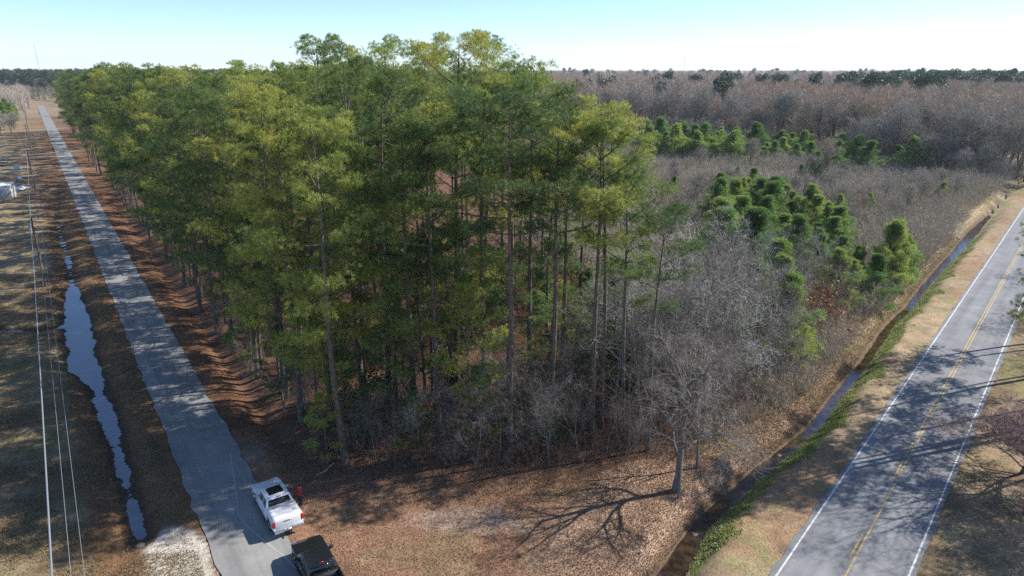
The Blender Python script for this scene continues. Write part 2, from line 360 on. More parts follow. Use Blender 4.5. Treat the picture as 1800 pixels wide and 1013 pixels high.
# ------------------------------------------------------------------ ground sheet
def axis(lo, hi, step, far_lo, far_hi, g=1.06):
    c = list(np.arange(lo, hi+1e-6, step)); s = step; a = hi
    while a < far_hi: s = min(s*g, 120); a += s; c.append(a)
    s = step; a = lo; pre = []
    while a > far_lo: s = min(s*g, 120); a -= s; pre.append(a)
    return np.array(pre[::-1] + c)
gx = axis(-62, 92, .36, -3500, 3500); gy = axis(29, 122, .36, -120, 5200)
GX, GY = np.meshgrid(gx, gy); X = GX.ravel(); Y = GY.ravel()
Zg = ground_z(X, Y)
nx, ny = len(gx), len(gy)
i = np.arange(ny-1)[:, None]*nx + np.arange(nx-1)[None]
F = np.stack([i, i+1, i+nx+1, i+nx], -1).reshape(-1, 4)
def ground_col(X, Y):
    c = np.zeros((len(X), 3))
    def put(col, m):
        m = np.clip(m, 0, 1)[:, None]; c[:] = c*(1-m) + np.array(col)*m
    n1 = fnoise(X, Y, 7, 1); n2 = fnoise(X, Y, 2.5, 5); n3 = fnoise(X, Y, 25, 9)
    s = sL(X, Y); r = sR(X, Y); cs = cside(X, Y)
    put((.27,.22,.17), 1+0*X)                                       # brushy ground in the middle
    left = sstep(0, -1.5, s)
    put((.27,.205,.115), left)                                      # dry field on the far side of the lane
    put((.19,.12,.065), left*sstep(.48, .66, n1))
    put((.15,.155,.055), left*sstep(.60, .72, n2)*sstep(130, 50, Y)*.8)
    dd = cdist(X, Y, ditch)
    put((.19,.105,.052), left*sstep(-14, -10, s)*sstep(.1, 1.2, -s)*sstep(-9.5, -8, s))
    put((.17,.155,.07), sstep(.35, .8, -s-3.1)*left*sstep(-4.6, -4, s)*.35)
    # pine straw beside the lane and under the pines
    right = sstep(0, 1, s)
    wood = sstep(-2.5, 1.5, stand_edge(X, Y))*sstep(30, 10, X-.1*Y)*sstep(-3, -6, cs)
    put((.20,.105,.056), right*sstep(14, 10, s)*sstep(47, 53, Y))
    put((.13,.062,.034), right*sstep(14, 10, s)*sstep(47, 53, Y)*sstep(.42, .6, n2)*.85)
    # clearing in the foreground
    front = right*sstep(49, 45, Y - .0*X)*sstep(0, -.3, cs)
    put((.29,.165,.10), front)
    put((.24,.135,.08), front*sstep(.45, .65, n1)*.8)
    put((.28,.22,.115), front*sstep(.56, .68, n2)*.55)
    gp = ((X+3.2)/4.2)**2 + ((Y-39.8)/1.7)**2
    put((.38,.32,.28), front*sstep(1.2, .2, gp + (n2-.5)*2.6)*.5)
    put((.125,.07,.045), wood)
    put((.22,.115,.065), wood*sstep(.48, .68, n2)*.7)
    # banks of the creek
    dc = cdist(X, Y, creek)
    lb = sstep(9, 5, dc)*sstep(0, -.3, cs)
    put((.40,.275,.19), lb*sstep(74, 56, Y))
    put((.34,.26,.15), lb*sstep(58, 72, Y))
    put((.22,.20,.085), lb*sstep(.5, .66, n2)*sstep(50, 60, Y)*.75)
    put((.13,.09,.055), sstep(1.1, .3, dc)*sstep(0, -.3, cs))
    verge = np.where((cs > 0) & (r < 0), 1, 0)*sstep(.1, .5, dc)
    put((.32,.235,.145), verge)
    put((.27,.17,.10), verge*sstep(.42, .62, n1)*.8)
    put((.20,.205,.08), verge*sstep(.60, .72, n2)*.55*sstep(-7.5, -6, r))
    put((.16,.19,.06), verge*sstep(1.6, .7, dc + (n2-.5)*2.2))
    fr = sstep(1.5, 3.0, r)
    put((.29,.215,.125), fr); put((.17,.12,.07), fr*sstep(.44, .62, n2)*.85); put((.18,.18,.07), fr*sstep(.58, .68, n1)*.6)
    for a in (dd, cdist(X, Y, branch), cdist(X, Y, ditch_far), cdist(X, Y, puddle)):
        put((.075,.055,.035), sstep(.8, .1, a)*left)
    # pale sandy shoulder and drives on the left
    sx, sy = P(322, 985); e = ((X-sx)*uL[0]+(Y-sy)*uL[1])/3.8; f = ((X-sx)*nL[0]+(Y-sy)*nL[1])/2.0
    put((.50,.45,.38), sstep(1.25, .7, e*e+f*f + (n2-.5)*1.6)*sstep(-2.2, -2.5, s))
    for yp, wd in ((306, 2.2), (203, 3.5), (146, 14)):
        yy = P(60, yp)[1]
        put((.48,.44,.38), sstep(wd, wd*.6, np.abs(Y - yy + (X+130)*.06) + (n2-.5)*1.5)*sstep(-2.2, -2.6, s)*.85)
    # far fields
    put((.25,.19,.12), sstep(380, 460, Y)*sstep(-150, -190, X)*.9)
    put((.11,.15,.05), sstep(760, 800, Y)*sstep(1300, 1200, Y)*sstep(-480, -520, X)*.8)
    k = (.75+.5*n3)[:, None]
    return c*k
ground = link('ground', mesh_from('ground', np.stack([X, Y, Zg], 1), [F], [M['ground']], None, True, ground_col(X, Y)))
tag(ground, kind='structure')

# ------------------------------------------------------------------ roads
def strip(name, c, u, n, s0, s1, t0, t1, z, m, step=4.0, jitter=0.0, seed=0):
    ts = np.arange(t0, t1, step); ts = np.append(ts, t1); k = len(ts)
    rg = np.random.default_rng(seed); j0 = rg.normal(0, jitter, k); j1 = rg.normal(0, jitter, k)
    V = []
    for q, t in enumerate(ts):
        for s, j in ((s0, j0[q]), (s1, j1[q])):
            p = c + u*t + n*(s+j); V.append((p[0], p[1], z))
    i = np.arange(k-1)*2
    return V, np.stack([i, i+1, i+3, i+2], 1)
def road(name, c, u, n, W, t0, t1, m, z, jit):
    b = MB(); b.add(*strip(name, c, u, n, -W, W, t0, t1, z, m, 1.2, jit, 3))
    return tag(b.obj(name, m), kind='structure')
road('road', cR, uR, nR, WR, -45, 900, M['asphalt_r'], .02, .05)
road('road', cL, uL, nL, WL, -45, 640, M['asphalt_l'], .024, .08)
b = MB()
b.add(*strip('', cR, uR, nR, -3.19, -3.07, -30, 900, .026, None)); b.add(*strip('', cR, uR, nR, 3.07, 3.19, -30, 900, .026, None))
tag(b.obj('road_line', M['white_paint']), kind='structure')
b = MB(); b.add(*strip('', cR, uR, nR, .08, .19, -30, 900, .026, None))
b.add(*strip('', cR, uR, nR, -.19, -.08, 17.5, 900, .026, None))
for t in (-22, -12.3, 2.1, 13.9)[1:]: b.add(*strip('', cR, uR, nR, -.19, -.08, t, t+3.0, .026, None, 3))
tag(b.obj('road_line', M['yellow_paint']), kind='structure')
b = MB()
pts = [P(*q) for q in ((405,800),(413,850),(420,908),(437,928),(466,953),(500,979),(530,1010))]
for (x0, y0), (x1, y1) in zip(pts[:-1], pts[1:]):
    d = np.array([x1-x0, y1-y0]); L_ = np.linalg.norm(d); d /= L_; q = np.array([-d[1], d[0]])*.05
    b.add([(x0-q[0], y0-q[1], .03), (x1-q[0], y1-q[1], .03), (x1+q[0], y1+q[1], .03), (x0+q[0], y0+q[1], .03)], np.array([[0,1,2,3]]))
tag(b.obj('road_line', mat('patch_seam', (.36,.36,.36), .8)), kind='structure')  # thin pale line drawn along the boundary of a newer asphalt patch

# ------------------------------------------------------------------ water
def water_sheet(name, chains, z, m, grow=.9):
    b = MB()
    for C in chains:
        V = []; k = len(C)
        for q in range(k):
            a = C[max(q-1, 0)][:2]; c = C[min(q+1, k-1)][:2]; d = c-a; d /= np.linalg.norm(d); nn = np.array([-d[1], d[0]])
            for s in (-1, 1):
                p = C[q][:2] + nn*s*(C[q][2]+grow); V.append((p[0], p[1], z + .0))
        i = np.arange(k-1)*2
        b.add(V, np.stack([i, i+1, i+3, i+2], 1)); z += .002
    return tag(b.obj(name, m), kind='structure')
water_sheet('water', [ditch, branch, ditch_far, puddle], LW+.0, M['ditch_water'], 1.3)
water_sheet('creek_water', [creek], CW+.02, M['creek_water'], 1.0)

# ------------------------------------------------------------------ foliage builders
def unit(v): return v/(np.linalg.norm(v, axis=-1, keepdims=True) + 1e-9)
def blades(base, tip, wd, rg, face=None):
    """thin tapering triangles from base to tip, their flat side roughly towards FACE"""
    d = tip-base; s = np.cross(d, rg.normal(size=d.shape) if face is None else face + rg.normal(size=d.shape)*.28); s = unit(s)*np.asarray(wd).reshape(-1, 1)*.5
    V = np.stack([base-s, base+s, tip], 1).reshape(-1, 3)
    return V, np.arange(len(V)).reshape(-1, 3)
def tufts(b, C, A, n, ln, wd, spread, rg, mi=0):
    k = len(C); C = np.repeat(C, n, 0); A = np.repeat(A, n, 0)
    d = unit(A + spread*rg.normal(size=C.shape))
    L_ = ln*(.65+.6*rg.random((len(C), 1)))
    b0 = C + d*L_*.08 + rg.normal(size=C.shape)*.05*ln
    # the wide end lies near the middle of each needle bundle
    V, F_ = blades(b0 + d*L_, b0, wd*(.7+.6*rg.random(len(C))), rg, A)
    b.add(V, F_, mi)

def pine_meshes(seed, Ht, base, Rc, nl, per, ntf, needle=.34, wd=.045, r0=.27, lean=.3, mats=None, stubs=10, up=.25, top_round=2.4, puff=.62, ex=.5, flat=.52, lmin=.5, taper=.2, fe=.82):
    rg = np.random.default_rng(seed)
    tr = MB(); cr = MB()
    zs = np.linspace(0, 1, 11); ph = rg.random()*6.3
    bend = np.stack([np.cos(ph)*zs**2*lean + .12*np.sin(zs*7+ph), np.sin(ph)*zs**2*lean + .12*np.cos(zs*6+ph*2), zs*Ht*.985], 1)
    bend[:, :2] -= bend[0, :2]
    rad = r0*(1-zs)**.75*.92 + .035; rad[0] *= 1.25
    tr.tube(bend - np.array([0, 0, .3])*(zs[:, None] < .01), rad, 8)
    def at(t): return np.array([np.interp(t, zs, bend[:, j]) for j in range(3)])
    TC = []; TA = []
    ga = rg.random()*6.3
    for i in range(nl):
        f = ((i+rg.random()*.9)/nl)**fe; t = base + (1-base)*f + rg.normal()*.012
        ga += 2.4 + rg.normal()*.5
        L_ = Rc*(1-f**top_round)**ex*(.45+.75*rg.random())*(.75+.4*min(1, f*4)) + lmin*(1-.5*f)
        el = up*(.3+2.6*f**1.3) + rg.normal()*.20
        o = at(min(t, .99)); d = np.array([math.cos(ga)*math.cos(el), math.sin(ga)*math.cos(el), math.sin(el)])
        u_ = np.linspace(0, 1, 6)[:, None]
        side = np.cross(d, [0, 0, 1.])
        path = o + d*L_*u_ + np.array([0, 0, 1.])*(L_*(.22*u_**2 - .16*u_*(1-f))) + side*L_*.16*np.sin(u_*3+ga)*rg.normal()
        tr.tube(path, (.014+.012*L_)*(1-.85*u_[:, 0]), 4, 1)
        m = max(2, int(per*(.35+L_/Rc*.75)+rg.random()))
        for j in range(m):
            q = .42 + .58*(j+.2+.8*rg.random())/m
            p = np.array([np.interp(q, u_[:, 0], path[:, a]) for a in range(3)])
            sg = 1 if (j % 2) else -1
            dd = unit(d*.6 + side*sg*(.75+.4*rg.random()) + np.array([0, 0, .35+.25*rg.normal()]))
            l2 = L_*(.10+.20*rg.random())*(1.3-.55*q) + .25
            e = p + dd*l2
            if j == m-1: e = path[-1] + np.array([0, 0, .1])
            tr.tube(np.array([p, (p+e)*.5 + [0, 0, -.04], e]), [.013+.003*l2, .010, .004], 3, 1)
            rp = puff*(.55+.6*rg.random())*(1-taper*f)
            for sub in range(3):                       # each spray ends in a few sub twigs
                c0 = e + rg.normal(size=3)*rp*np.array([.5, .5, flat*.4])
                kk = 5
                uu = unit(rg.normal(size=(kk, 3)) + np.array([0, 0, .35])); r2 = rp*.75
                TC += list(c0 + uu*r2*np.array([1, 1, flat])); TA += list(unit(uu*1.0 + np.array([0, 0, .35]) + dd*.3))
    for i in range(stubs):
        t = base*(.35+.65*rg.random()); a = rg.random()*6.3; o = at(t); L_ = .4+1.3*rg.random()
        d = np.array([math.cos(a), math.sin(a), .1+rg.normal()*.25]); tr.tube(np.array([o, o+d*L_*.5, o+d*L_+[0, 0, -.1*L_]]), [.03, .02, .008], 3, 1)
    tufts(cr, np.array(TC), np.array(TA), ntf, needle, wd, .62, rg)
    mm = mats or (M['bark'], M['limb'], M['needle'])
    kz = Ht/float(np.concatenate(cr.V)[:, 2].max())
    for mb in (tr, cr): mb.V = [v*np.array([1, 1, kz]) for v in mb.V]
    return tr.mesh('trunk', [mm[0], mm[1]], True), cr.mesh('crown', [mm[2]])

def bare_meshes(seed, Ht, spread, levels=4, trunk_r=.2, fork=.35, kids=(9, 5, 5, 4), twigs=5, tw=.016, mats=None, upright=.5, trunk_frac=.55, crook=.16, tl=.9):
    """leafless tree: (trunk with main limbs, crown of branches and twigs)"""
    rg = np.random.default_rng(seed); tr = MB(); cr = MB(); BB = []; BT = []
    def grow(p, d, L_, r, lv):
        n = 7 if lv == 0 else (5 if lv == 1 else 4)
        pts = [p]; dd = d.copy()
        for q in range(n-1):
            dd = unit(dd + rg.normal(size=3)*crook*(.35 if lv == 0 else 1) + np.array([0, 0, .05*upright]))
            pts.append(pts[-1] + dd*L_/(n-1))
        pts = np.array(pts); rr = r*(1-np.linspace(0, 1, n)*(.55 if lv == 0 else .8))
        if lv == 0: rr[0] *= 1.3
        (tr if lv <= 1 else cr).tube(pts, rr, 7 if lv == 0 else (5 if lv == 1 else 3))
        if lv >= levels:
            q = rg.random(twigs)*.8+.2; idx = q*(n-1); i0 = np.minimum(idx.astype(int), n-2); f = (idx-i0)[:, None]
            b0 = pts[i0]*(1-f) + pts[i0+1]*f
            t_ = unit(dd + rg.normal(size=(twigs, 3))*.75 + np.array([0, 0, .15*upright]))
            BB.append(b0); BT.append(b0 + t_*(L_*(.35+.6*rg.random((twigs, 1)))*tl + .12)); return
        k = kids[min(lv, len(kids)-1)]
        for j in range(k):
            q = (fork if lv == 0 else .25) + (1-(fork if lv == 0 else .25))*(j+rg.random())/k
            idx = q*(n-1); i0 = min(int(idx), n-2); f = idx-i0; b0 = pts[i0]*(1-f)+pts[i0+1]*f
            ax = unit(pts[i0+1]-pts[i0]); pr = unit(np.cross(ax, rg.normal(size=3)))
            an = (spread if lv == 0 else .75)*(.75+.5*rg.random())*(1.1-.45*q if lv == 0 else 1)
            nd = unit(ax*math.cos(an) + pr*math.sin(an) + np.array([0, 0, .16*upright]))
            grow(b0, nd, L_*((.62+.2*rg.random()) if lv == 0 else (.42+.28*rg.random()))*(1.12-.45*q), rr[i0]*(.55 if lv == 0 else .6), lv+1)
    grow(np.array([0, 0, -.25]), unit(np.array([rg.normal()*.05, rg.normal()*.05, 1.])), Ht*trunk_frac*1.25, trunk_r, 0)
    V, F_ = blades(np.concatenate(BB), np.concatenate(BT), np.full(sum(len(x) for x in BB), tw), rg)
    cr.add(V, F_, 0)
    mm = mats or (M['greybark'], M['twig'])
    # scale to the wanted height
    top = max(float(np.concatenate(cr.V)[:, 2].max()), .1); k = Ht/top
    for mb in (tr, cr): mb.V = [v*k for v in mb.V]
    return tr.mesh('trunk', [mm[0]], True), cr.mesh('crown', [mm[1]])

def brush_template(seed, n=26, h=3.0, w=1.3, wd=.03, sub=7):
    rg = np.random.default_rng(seed)
    a = rg.random(n)*6.3; r = rg.random(n)**.5*w*.45
    b0 = np.stack([np.cos(a)*r, np.sin(a)*r, np.zeros(n)], 1)
    hh = h*(.5+.5*rg.random(n))
    tp = b0 + np.stack([np.cos(a)*w*.55*rg.random(n), np.sin(a)*w*.55*rg.random(n), hh], 1) + rg.normal(size=(n, 3))*.15*w*np.array([1, 1, 0])
    B = [b0]; T = [tp]; W = [np.full(n, wd*1.6)]
    q = .25 + .75*rg.random((n, sub, 1)); sb = b0[:, None]*(1-q) + tp[:, None]*q
    sd = unit((tp-b0)[:, None]*.5/hh[:, None, None] + rg.normal(size=(n, sub, 3))*.5 + np.array([0, 0, .3]))
    st = sb + sd*(h*.28*(.4+.8*rg.random((n, sub, 1))))
    B.append(sb.reshape(-1, 3)); T.append(st.reshape(-1, 3)); W.append(np.full(n*sub, wd))
    return np.concatenate(B), np.concatenate(T), np.concatenate(W)
def scatter(name, temps, pts, scales, m, seed, label, cat, zfun=ground_z, sq=None):
    """many small plants nobody could count, as one mesh"""
    rg = np.random.default_rng(seed); pts = np.asarray(pts); z = zfun(pts[:, 0], pts[:, 1])
    VV = []; k = rg.integers(0, len(temps), len(pts)); rot = rg.random(len(pts))*6.3
    for ti, (B, T, W) in enumerate(temps):
        sel = np.where(k == ti)[0]
        if not len(sel): continue
        c, s = np.cos(rot[sel])[:, None], np.sin(rot[sel])[:, None]; sc = np.asarray(scales)[sel][:, None, None]
        def tf(Q):
            o = np.stack([Q[None, :, 0]*c - Q[None, :, 1]*s, Q[None, :, 0]*s + Q[None, :, 1]*c, np.repeat(Q[None, :, 2], len(sel), 0)], -1)*sc
            return o + np.stack([pts[sel, 0], pts[sel, 1], z[sel]], 1)[:, None]
        b0 = tf(B).reshape(-1, 3); t0 = tf(T).reshape(-1, 3); Wd = (W[None]*np.asarray(scales)[sel][:, None]**.5).ravel()
        VV.append(blades(b0, t0, Wd, rg)[0])
    V = np.concatenate(VV); 
    o = link(name, mesh_from(name, V, [np.arange(len(V)).reshape(-1, 3)], [m]))
    return tag(o, label, cat, kind='stuff')

def plant(name, meshes, x, y, sc=1.0, rz=None, label=None, cat='tree', group=None, tilt=0.0, rnd=random, zs=1.0):
    z = gz(x, y)
    o = empty(name, (x, y, z - .02), rnd.random()*6.28 if rz is None else rz)
    o.rotation_euler[0] = rnd.uniform(-tilt, tilt); o.rotation_euler[1] = rnd.uniform(-tilt, tilt)
    o.scale = (sc, sc, sc*zs)
    for nm, me in zip(('trunk', 'crown'), meshes): link(nm, me, o)
    tag(o, label, cat, group); return o
def join_meshes(pair, name):
    """trunk and crown of a tree too far off to show its parts, as one mesh"""
    vs = []; fs = []; mi = []; mats = []; n = 0
    for me in pair:
        V = np.empty(len(me.vertices)*3, np.float32); me.vertices.foreach_get("co", V); vs.append(V.reshape(-1, 3))
        off = len(mats); mats += list(me.materials)
        for p in me.polygons: fs.append(tuple(i+n for i in p.vertices)); mi.append(p.material_index+off)
        n += len(me.vertices)
    me = bpy.data.meshes.new(name); me.from_pydata(np.concatenate(vs).tolist(), [], fs)
    for m in mats: me.materials.append(m)
    me.polygons.foreach_set("material_index", mi); me.update(); return me

# ------------------------------------------------------------------ the tall pines of the wooded corner
rnd = random.Random(11)
NEAR = [pine_meshes(100+i, 30, b, r, nl, 6, 19, needle=.30, wd=.034, r0=.25, lean=l, top_round=4, puff=.78) for i, (b, r, nl, l) in enumerate([
    (.34, 4.2, 27, .9), (.44, 3.9, 23, .6), (.50, 3.6, 21, -.8), (.60, 3.9, 18, .7), (.38, 4.4, 26, -.5), (.66, 3.9, 16, .9), (.22, 4.1, 32, .5)])]
MID = [pine_meshes(200+i, 30, b, r, 25, 6, 9, needle=.36, wd=.075, r0=.22, top_round=3.8, puff=.88) for i, (b, r) in enumerate([(.22, 4.3), (.34, 4.0), (.28, 4.6), (.42, 3.9)])]
LOW = [pine_meshes(260+i, 13, .10, 2.8, 28, 3, 20, needle=.27, wd=.032, r0=.12, up=.35, top_round=1.4) for i in range(2)]   # leafy down to the ground

def inpoly(x, y, poly):
    c = False; n = len(poly)
    for i in range(n):
        (x1, y1), (x2, y2) = poly[i], poly[i-1]
        if (y1 > y) != (y2 > y) and x < (x2-x1)*(y-y1)/(y2-y1)+x1: c = not c
    return c
def poisson(poly, dist, tries, rn, taken=(), ok=None):
    xs = [p[0] for p in poly]; ys = [p[1] for p in poly]; out = []; allp = list(taken)
    for _ in range(tries):
        x = rn.uniform(min(xs), max(xs)); y = rn.uniform(min(ys), max(ys))
        if not inpoly(x, y, poly) or (ok and not ok(x, y)): continue
        d = dist(x, y) if callable(dist) else dist
        if all((x-a)**2+(y-b_)**2 > d*d for a, b_ in allp): out.append((x, y)); allp.append((x, y))
    return out
def Lpt(t, s): p = cL + uL*t + nL*s; return (float(p[0]), float(p[1]))

placed = []
front = [  # base px, height, variant, label
 ((607, 812), 27.5, 0, "dark trunked tall pine standing foremost, directly behind the white pickup"),
 ((895, 790), 29.5, 3, "thickest straight pine trunk at the middle of the front edge of the wood"),
 ((772, 765), 27.0, 4, "tall pine in the front row midway between the white pickup and the thickest trunk"),
 ((728, 748), 30.0, 1, "tall pine just behind the front row, its trunk beside the leafy young pine"),
 ((684, 742), 30.5, 1, "tall pine with a thick dark trunk, next behind the foremost pine"),
 ((850, 742), 29.0, 2, "slim tall pine close behind the thickest trunk"),
 ((1040, 778), 28.0, 5, "bare stemmed tall pine of the close pair near the clearing, the nearer of the two"),
 ((1056, 752), 27.5, 5, "bare stemmed tall pine of the close pair near the clearing, the farther of the two"),
 ((1095, 778), 23.5, 3, "dark stemmed pine standing behind the big leafless tree of the clearing"),
 ((1138, 792), 21.0, 5, "shorter leaning pine at the creek side corner of the wood"),
 ((965, 768), 29.0, 3, "tall pine rising behind the grey leafless saplings at the front edge"),
 ((931, 725), 30.6, 5, "tallest pine with a round open top standing clear against the sky"),
 ((530, 742), 28.5, 6, "leafy tall pine at the lane side of the front edge of the wood"),
 ((500, 690), 29.5, 4, "broad tall pine leaning out over the lane near the white pickup"),
 ((640, 700), 31.0, 0, "tall pine with a full bright crown in the second row behind the foremost pine"),
 ((985, 700), 28.0, 3, "slender pine with a broken crown between the tallest pine and the close pair"),
]
for (bp, h, v, lab) in front:
    x, y = P(*bp); placed.append((x, y))
    sc = h/30
    plant('pine_tree', NEAR[v], x, y, sc, None, lab, 'pine tree', 'tall pines of the corner wood', .02, rnd)

def pine_ok(x, y): return sL(x, y) > 7.0
stand = [(-24, 47), (12, 50), (15.5, 60), (15, 78), (10, 105), (0, 150), (-25, 215), (-60, 290), (-120, 345), Lpt(345, 7), Lpt(200, 7), Lpt(100, 7), Lpt(20, 7), Lpt(6, 7)]
# the edge row along the lane, then the wood behind it
edge = []
t = 6.0
while t < 350:
    for s in (7.2, 11.5):
        p = Lpt(t + rnd.uniform(-1.3, 1.3) + (2 if s > 8 else 0), s + rnd.uniform(-1.0, 1.2))
        if p[1] > 48 and all((p[0]-a)**2+(p[1]-b_)**2 > 9 for a, b_ in placed+edge): edge.append(p)
    t += 6.8 + .014*t
placed += edge
inner = poisson(stand, lambda x, y: (5.4 if x < 0 else 6.8) if y < 62 else ((6.8 if x < 0 else 7.5) if y < 95 else (8.5 if y < 160 else 11.5)), 9000, rnd, placed, lambda x, y: pine_ok(x, y) and sL(x, y) > 9)
budget = 252 - len(front) - len(edge)
inner = sorted(inner, key=lambda p: math.hypot(*p))[:max(budget, 0)]
print('pines', len(edge), len(inner))
for k_, (x, y) in enumerate(edge + inner):
    e = k_ < len(edge); d = math.hypot(x, y)
    m = (NEAR[rnd.choice([0, 6, 1, 4, 6] if e else [0, 1, 2, 3, 3, 5])] if d < 120 else MID[rnd.randrange(4)])
    h = rnd.uniform(30, 35.3) if y < 105 and not e else rnd.uniform(27, 31.5)
    if x > 4 and y < 100: h = rnd.uniform(24, 29)
    if d > 230: h -= 2.5
    if 140 < y < 172 and e: h -= 5
    if rnd.random() < .22 and y < 110: h -= rnd.uniform(3, 7)
    px = pix(x, y, 24)[0]
    if px > 960 and y < 140: h = min(h, float(np.interp(px, [960, 1000, 1040, 1110], [30.5, 29.5, 27, 24])) - rnd.random()*1.5)
    if px > 1105 and y < 120: continue
    if e: lab, g = "tall pine in the edge row of the wood leaning over the straw beside the lane", 'tall pines edging the lane'
    elif y < 75: lab, g = "tall straight pine inside the near part of the wood, crown merging with its neighbours", 'tall pines in the near wood'
    else: lab, g = "tall pine deep in the wood showing only its green top among the others", 'tall pines deep in the wood'
    plant('pine_tree', m, x, y, h/30, None, lab, 'pine tree', g, .025, rnd)

# half grown pines below and between the tall ones
LAD = [pine_meshes(280+i, 18, b, r, 26, 4, 18, needle=.28, wd=.034, r0=.15, top_round=2.6) for i, (b, r) in enumerate([(.25, 3.3), (.38, 3.0)])]
for bp, h, lab in (((505, 700), 17, "half grown pine with sunny drooping boughs at the lane side corner of the wood"),
                   ((560, 770), 15, "half grown pine leaning forward beside the foremost dark trunk"),
                   ((700, 715), 19, "half grown pine with pale green sprays between the foremost trunk and the slim young pine"),
                   ((800, 740), 18, "half grown pine with bright lower boughs on the lane side of the thickest trunk"),
                   ((760, 700), 16, "half grown pine deeper in, its top below the crowns around it"),
                   ((855, 690), 15, "half grown pine close behind the slim tall pine"),
                   ((960, 700), 17, "half grown pine between the thickest trunk and the close pair"),
                   ((460, 650), 18, "half grown pine overhanging the straw beside the lane"),
                   ((650, 730), 14, "half grown pine in the gap behind the foremost trunk"),
                   ((598, 772), 16, "half grown pine beside the foremost dark trunk on its far side"),
                   ((692, 775), 13, "half grown pine just behind the slim young pine of the front edge"),
                   ((748, 735), 17, "half grown pine near the midway tall pine, hung with pale sprays"),
                   ((828, 770), 14, "half grown pine at the front edge, lane side of the bright leafy young pine"),
                   ((905, 735), 15, "half grown pine just behind the thickest trunk"),
                   ((1085, 640), 13, "half grown pine in the gap behind the close pair of bare stems"),
                   ((1120, 690), 14, "half grown pine among whitish bare branches behind the close pair")):
    x, y = P(*bp); plant('pine_tree', LAD[rnd.randrange(2)], x, y, h/18, None, lab, 'pine tree', 'half grown pines in the near wood', .05, rnd)
for t in np.arange(14, 170, 10.5):
    x, y = Lpt(float(t) + rnd.uniform(-2, 2), rnd.uniform(6.6, 9)); plant('pine_tree', LAD[rnd.randrange(2)], x, y, rnd.uniform(10, 18)/18, None, "half grown pine hanging over the straw strip in front of the tall edge pines", 'pine tree', 'half grown pines beside the lane', .07, rnd)
# small leafy pines under the tall ones
for bp, h, lab in (((575, 815), 6.5, "low dark leafy young pine beside the foremost trunk behind the white pickup"),
                   ((722, 805), 6.8, "slim young pine with bright tufted needles in front of the brown wood floor"),
                   ((845, 790), 8.0, "bright green leafy young pine next to the thickest trunk"),
                   ((500, 720), 8.5, "leafy young pine with sunny tips at the lane side edge of the wood"),
                   ((620, 770), 8.5, "young pine with scattered bright tufts close behind the foremost trunk"),
                   ((440, 650), 8.0, "dark bushy young pine overhanging the straw strip beside the lane"),
                   ((1400, 665), 6.0, "spreading green pine bough cluster low above the creek bank"),
                   ((1185, 660), 8.5, "young pine with long bright needles behind the big leafless tree"),
                   ((1000, 640), 9.5, "bushy bright young pine seen between the bare stems of the near wood")):
    x, y = P(*bp); plant('young_pine_tree', LOW[rnd.randrange(2)], x, y, h/13, None, lab, 'young pine', 'leafy young pines below the tall ones', .06, rnd)

# ------------------------------------------------------------------ the young pines in the open middle
ym = (M['limb'], M['limb'], M['needle_young'])
YOUNG = [pine_meshes(300+i, 9, .05, 2.5, 62, 5, 8, needle=.32, wd=.04, r0=.10, lean=.2, mats=ym, stubs=0, up=.8, top_round=1.5, puff=.30, ex=.75, flat=1, lmin=.3, taper=.3, fe=1.05) for i in range(3)]
YFAR = [join_meshes(pine_meshes(320+i, 9, .06, 2.4, 46, 4, 5, needle=.42, wd=.08, r0=.10, lean=.2, mats=ym, stubs=0, up=.8, top_round=1.5, puff=.36, ex=.75, flat=1, lmin=.3, taper=.3, fe=1.05), 'young_pine_tree') for i in range(2)]
def pxpoly(pts, z=0): return [P(*p, z) for p in pts]
ypl = []
def young(poly, d, tries, h0, h1, label, group, far=False, dark=False):
    pts = poisson(poly, d, tries, rnd, ypl)
    for x, y in pts:
        ypl.append((x, y)); h = rnd.uniform(h0, h1)*(.7 + .6*rnd.random()**1.5)
        if far or math.hypot(x, y) > 190:
            o = link('young_pine_tree', YFAR[rnd.randrange(2)]); o.location = (x, y, gz(x, y)); o.rotation_euler = (0, 0, rnd.random()*6.3); o.scale = (h/9*1.35,)*2 + (h/9,)
            tag(o, label, 'young pine', group)
        else: plant('young_pine_tree', YOUNG[rnd.randrange(3)], x, y, h/9*1.25, None, label, 'young pine', group, .05, rnd, .8*rnd.uniform(.85, 1.15))
    print(group, len(pts))
young(pxpoly([(1265,375),(1330,350),(1420,400),(1480,455),(1470,500),(1380,480),(1300,445),(1240,430)]), 2.9, 2500, 6, 9, "young pine in the dense green clump beyond the creek side brush", 'young pines of the dense green clump')
young(pxpoly([(1390,510),(1470,500),(1520,540),(1480,560),(1400,545)]), 3.6, 500, 6, 8, "young pine in the row leading up to the bushy creek side pine", 'young pines by the creek')
young(pxpoly([(1150,560),(1260,470),(1400,560),(1380,630),(1250,680),(1170,660)]), 3.5, 1200, 7.5, 10.5, "young pine half hidden behind grey leafless trees", 'young pines among the grey trees')
young(pxpoly([(940,560),(1150,520),(1230,600),(1180,680),(1020,660)]), 4.4, 700, 6, 9.5, "young pine filling the gaps between tall bare stems", 'young pines behind the tall stems')
young(pxpoly([(1130,252),(1260,262),(1420,278),(1440,300),(1300,290),(1140,285)]), 4.8, 2500, 7, 10.5, "distant young pine in the bright band before the leafless forest", 'young pines of the distant band', True)
young(pxpoly([(1440,275),(1600,282),(1610,312),(1460,310)]), 8, 400, 7, 10.5, "lone young pine dotted in the far brush", 'young pines dotted in the far brush', True)
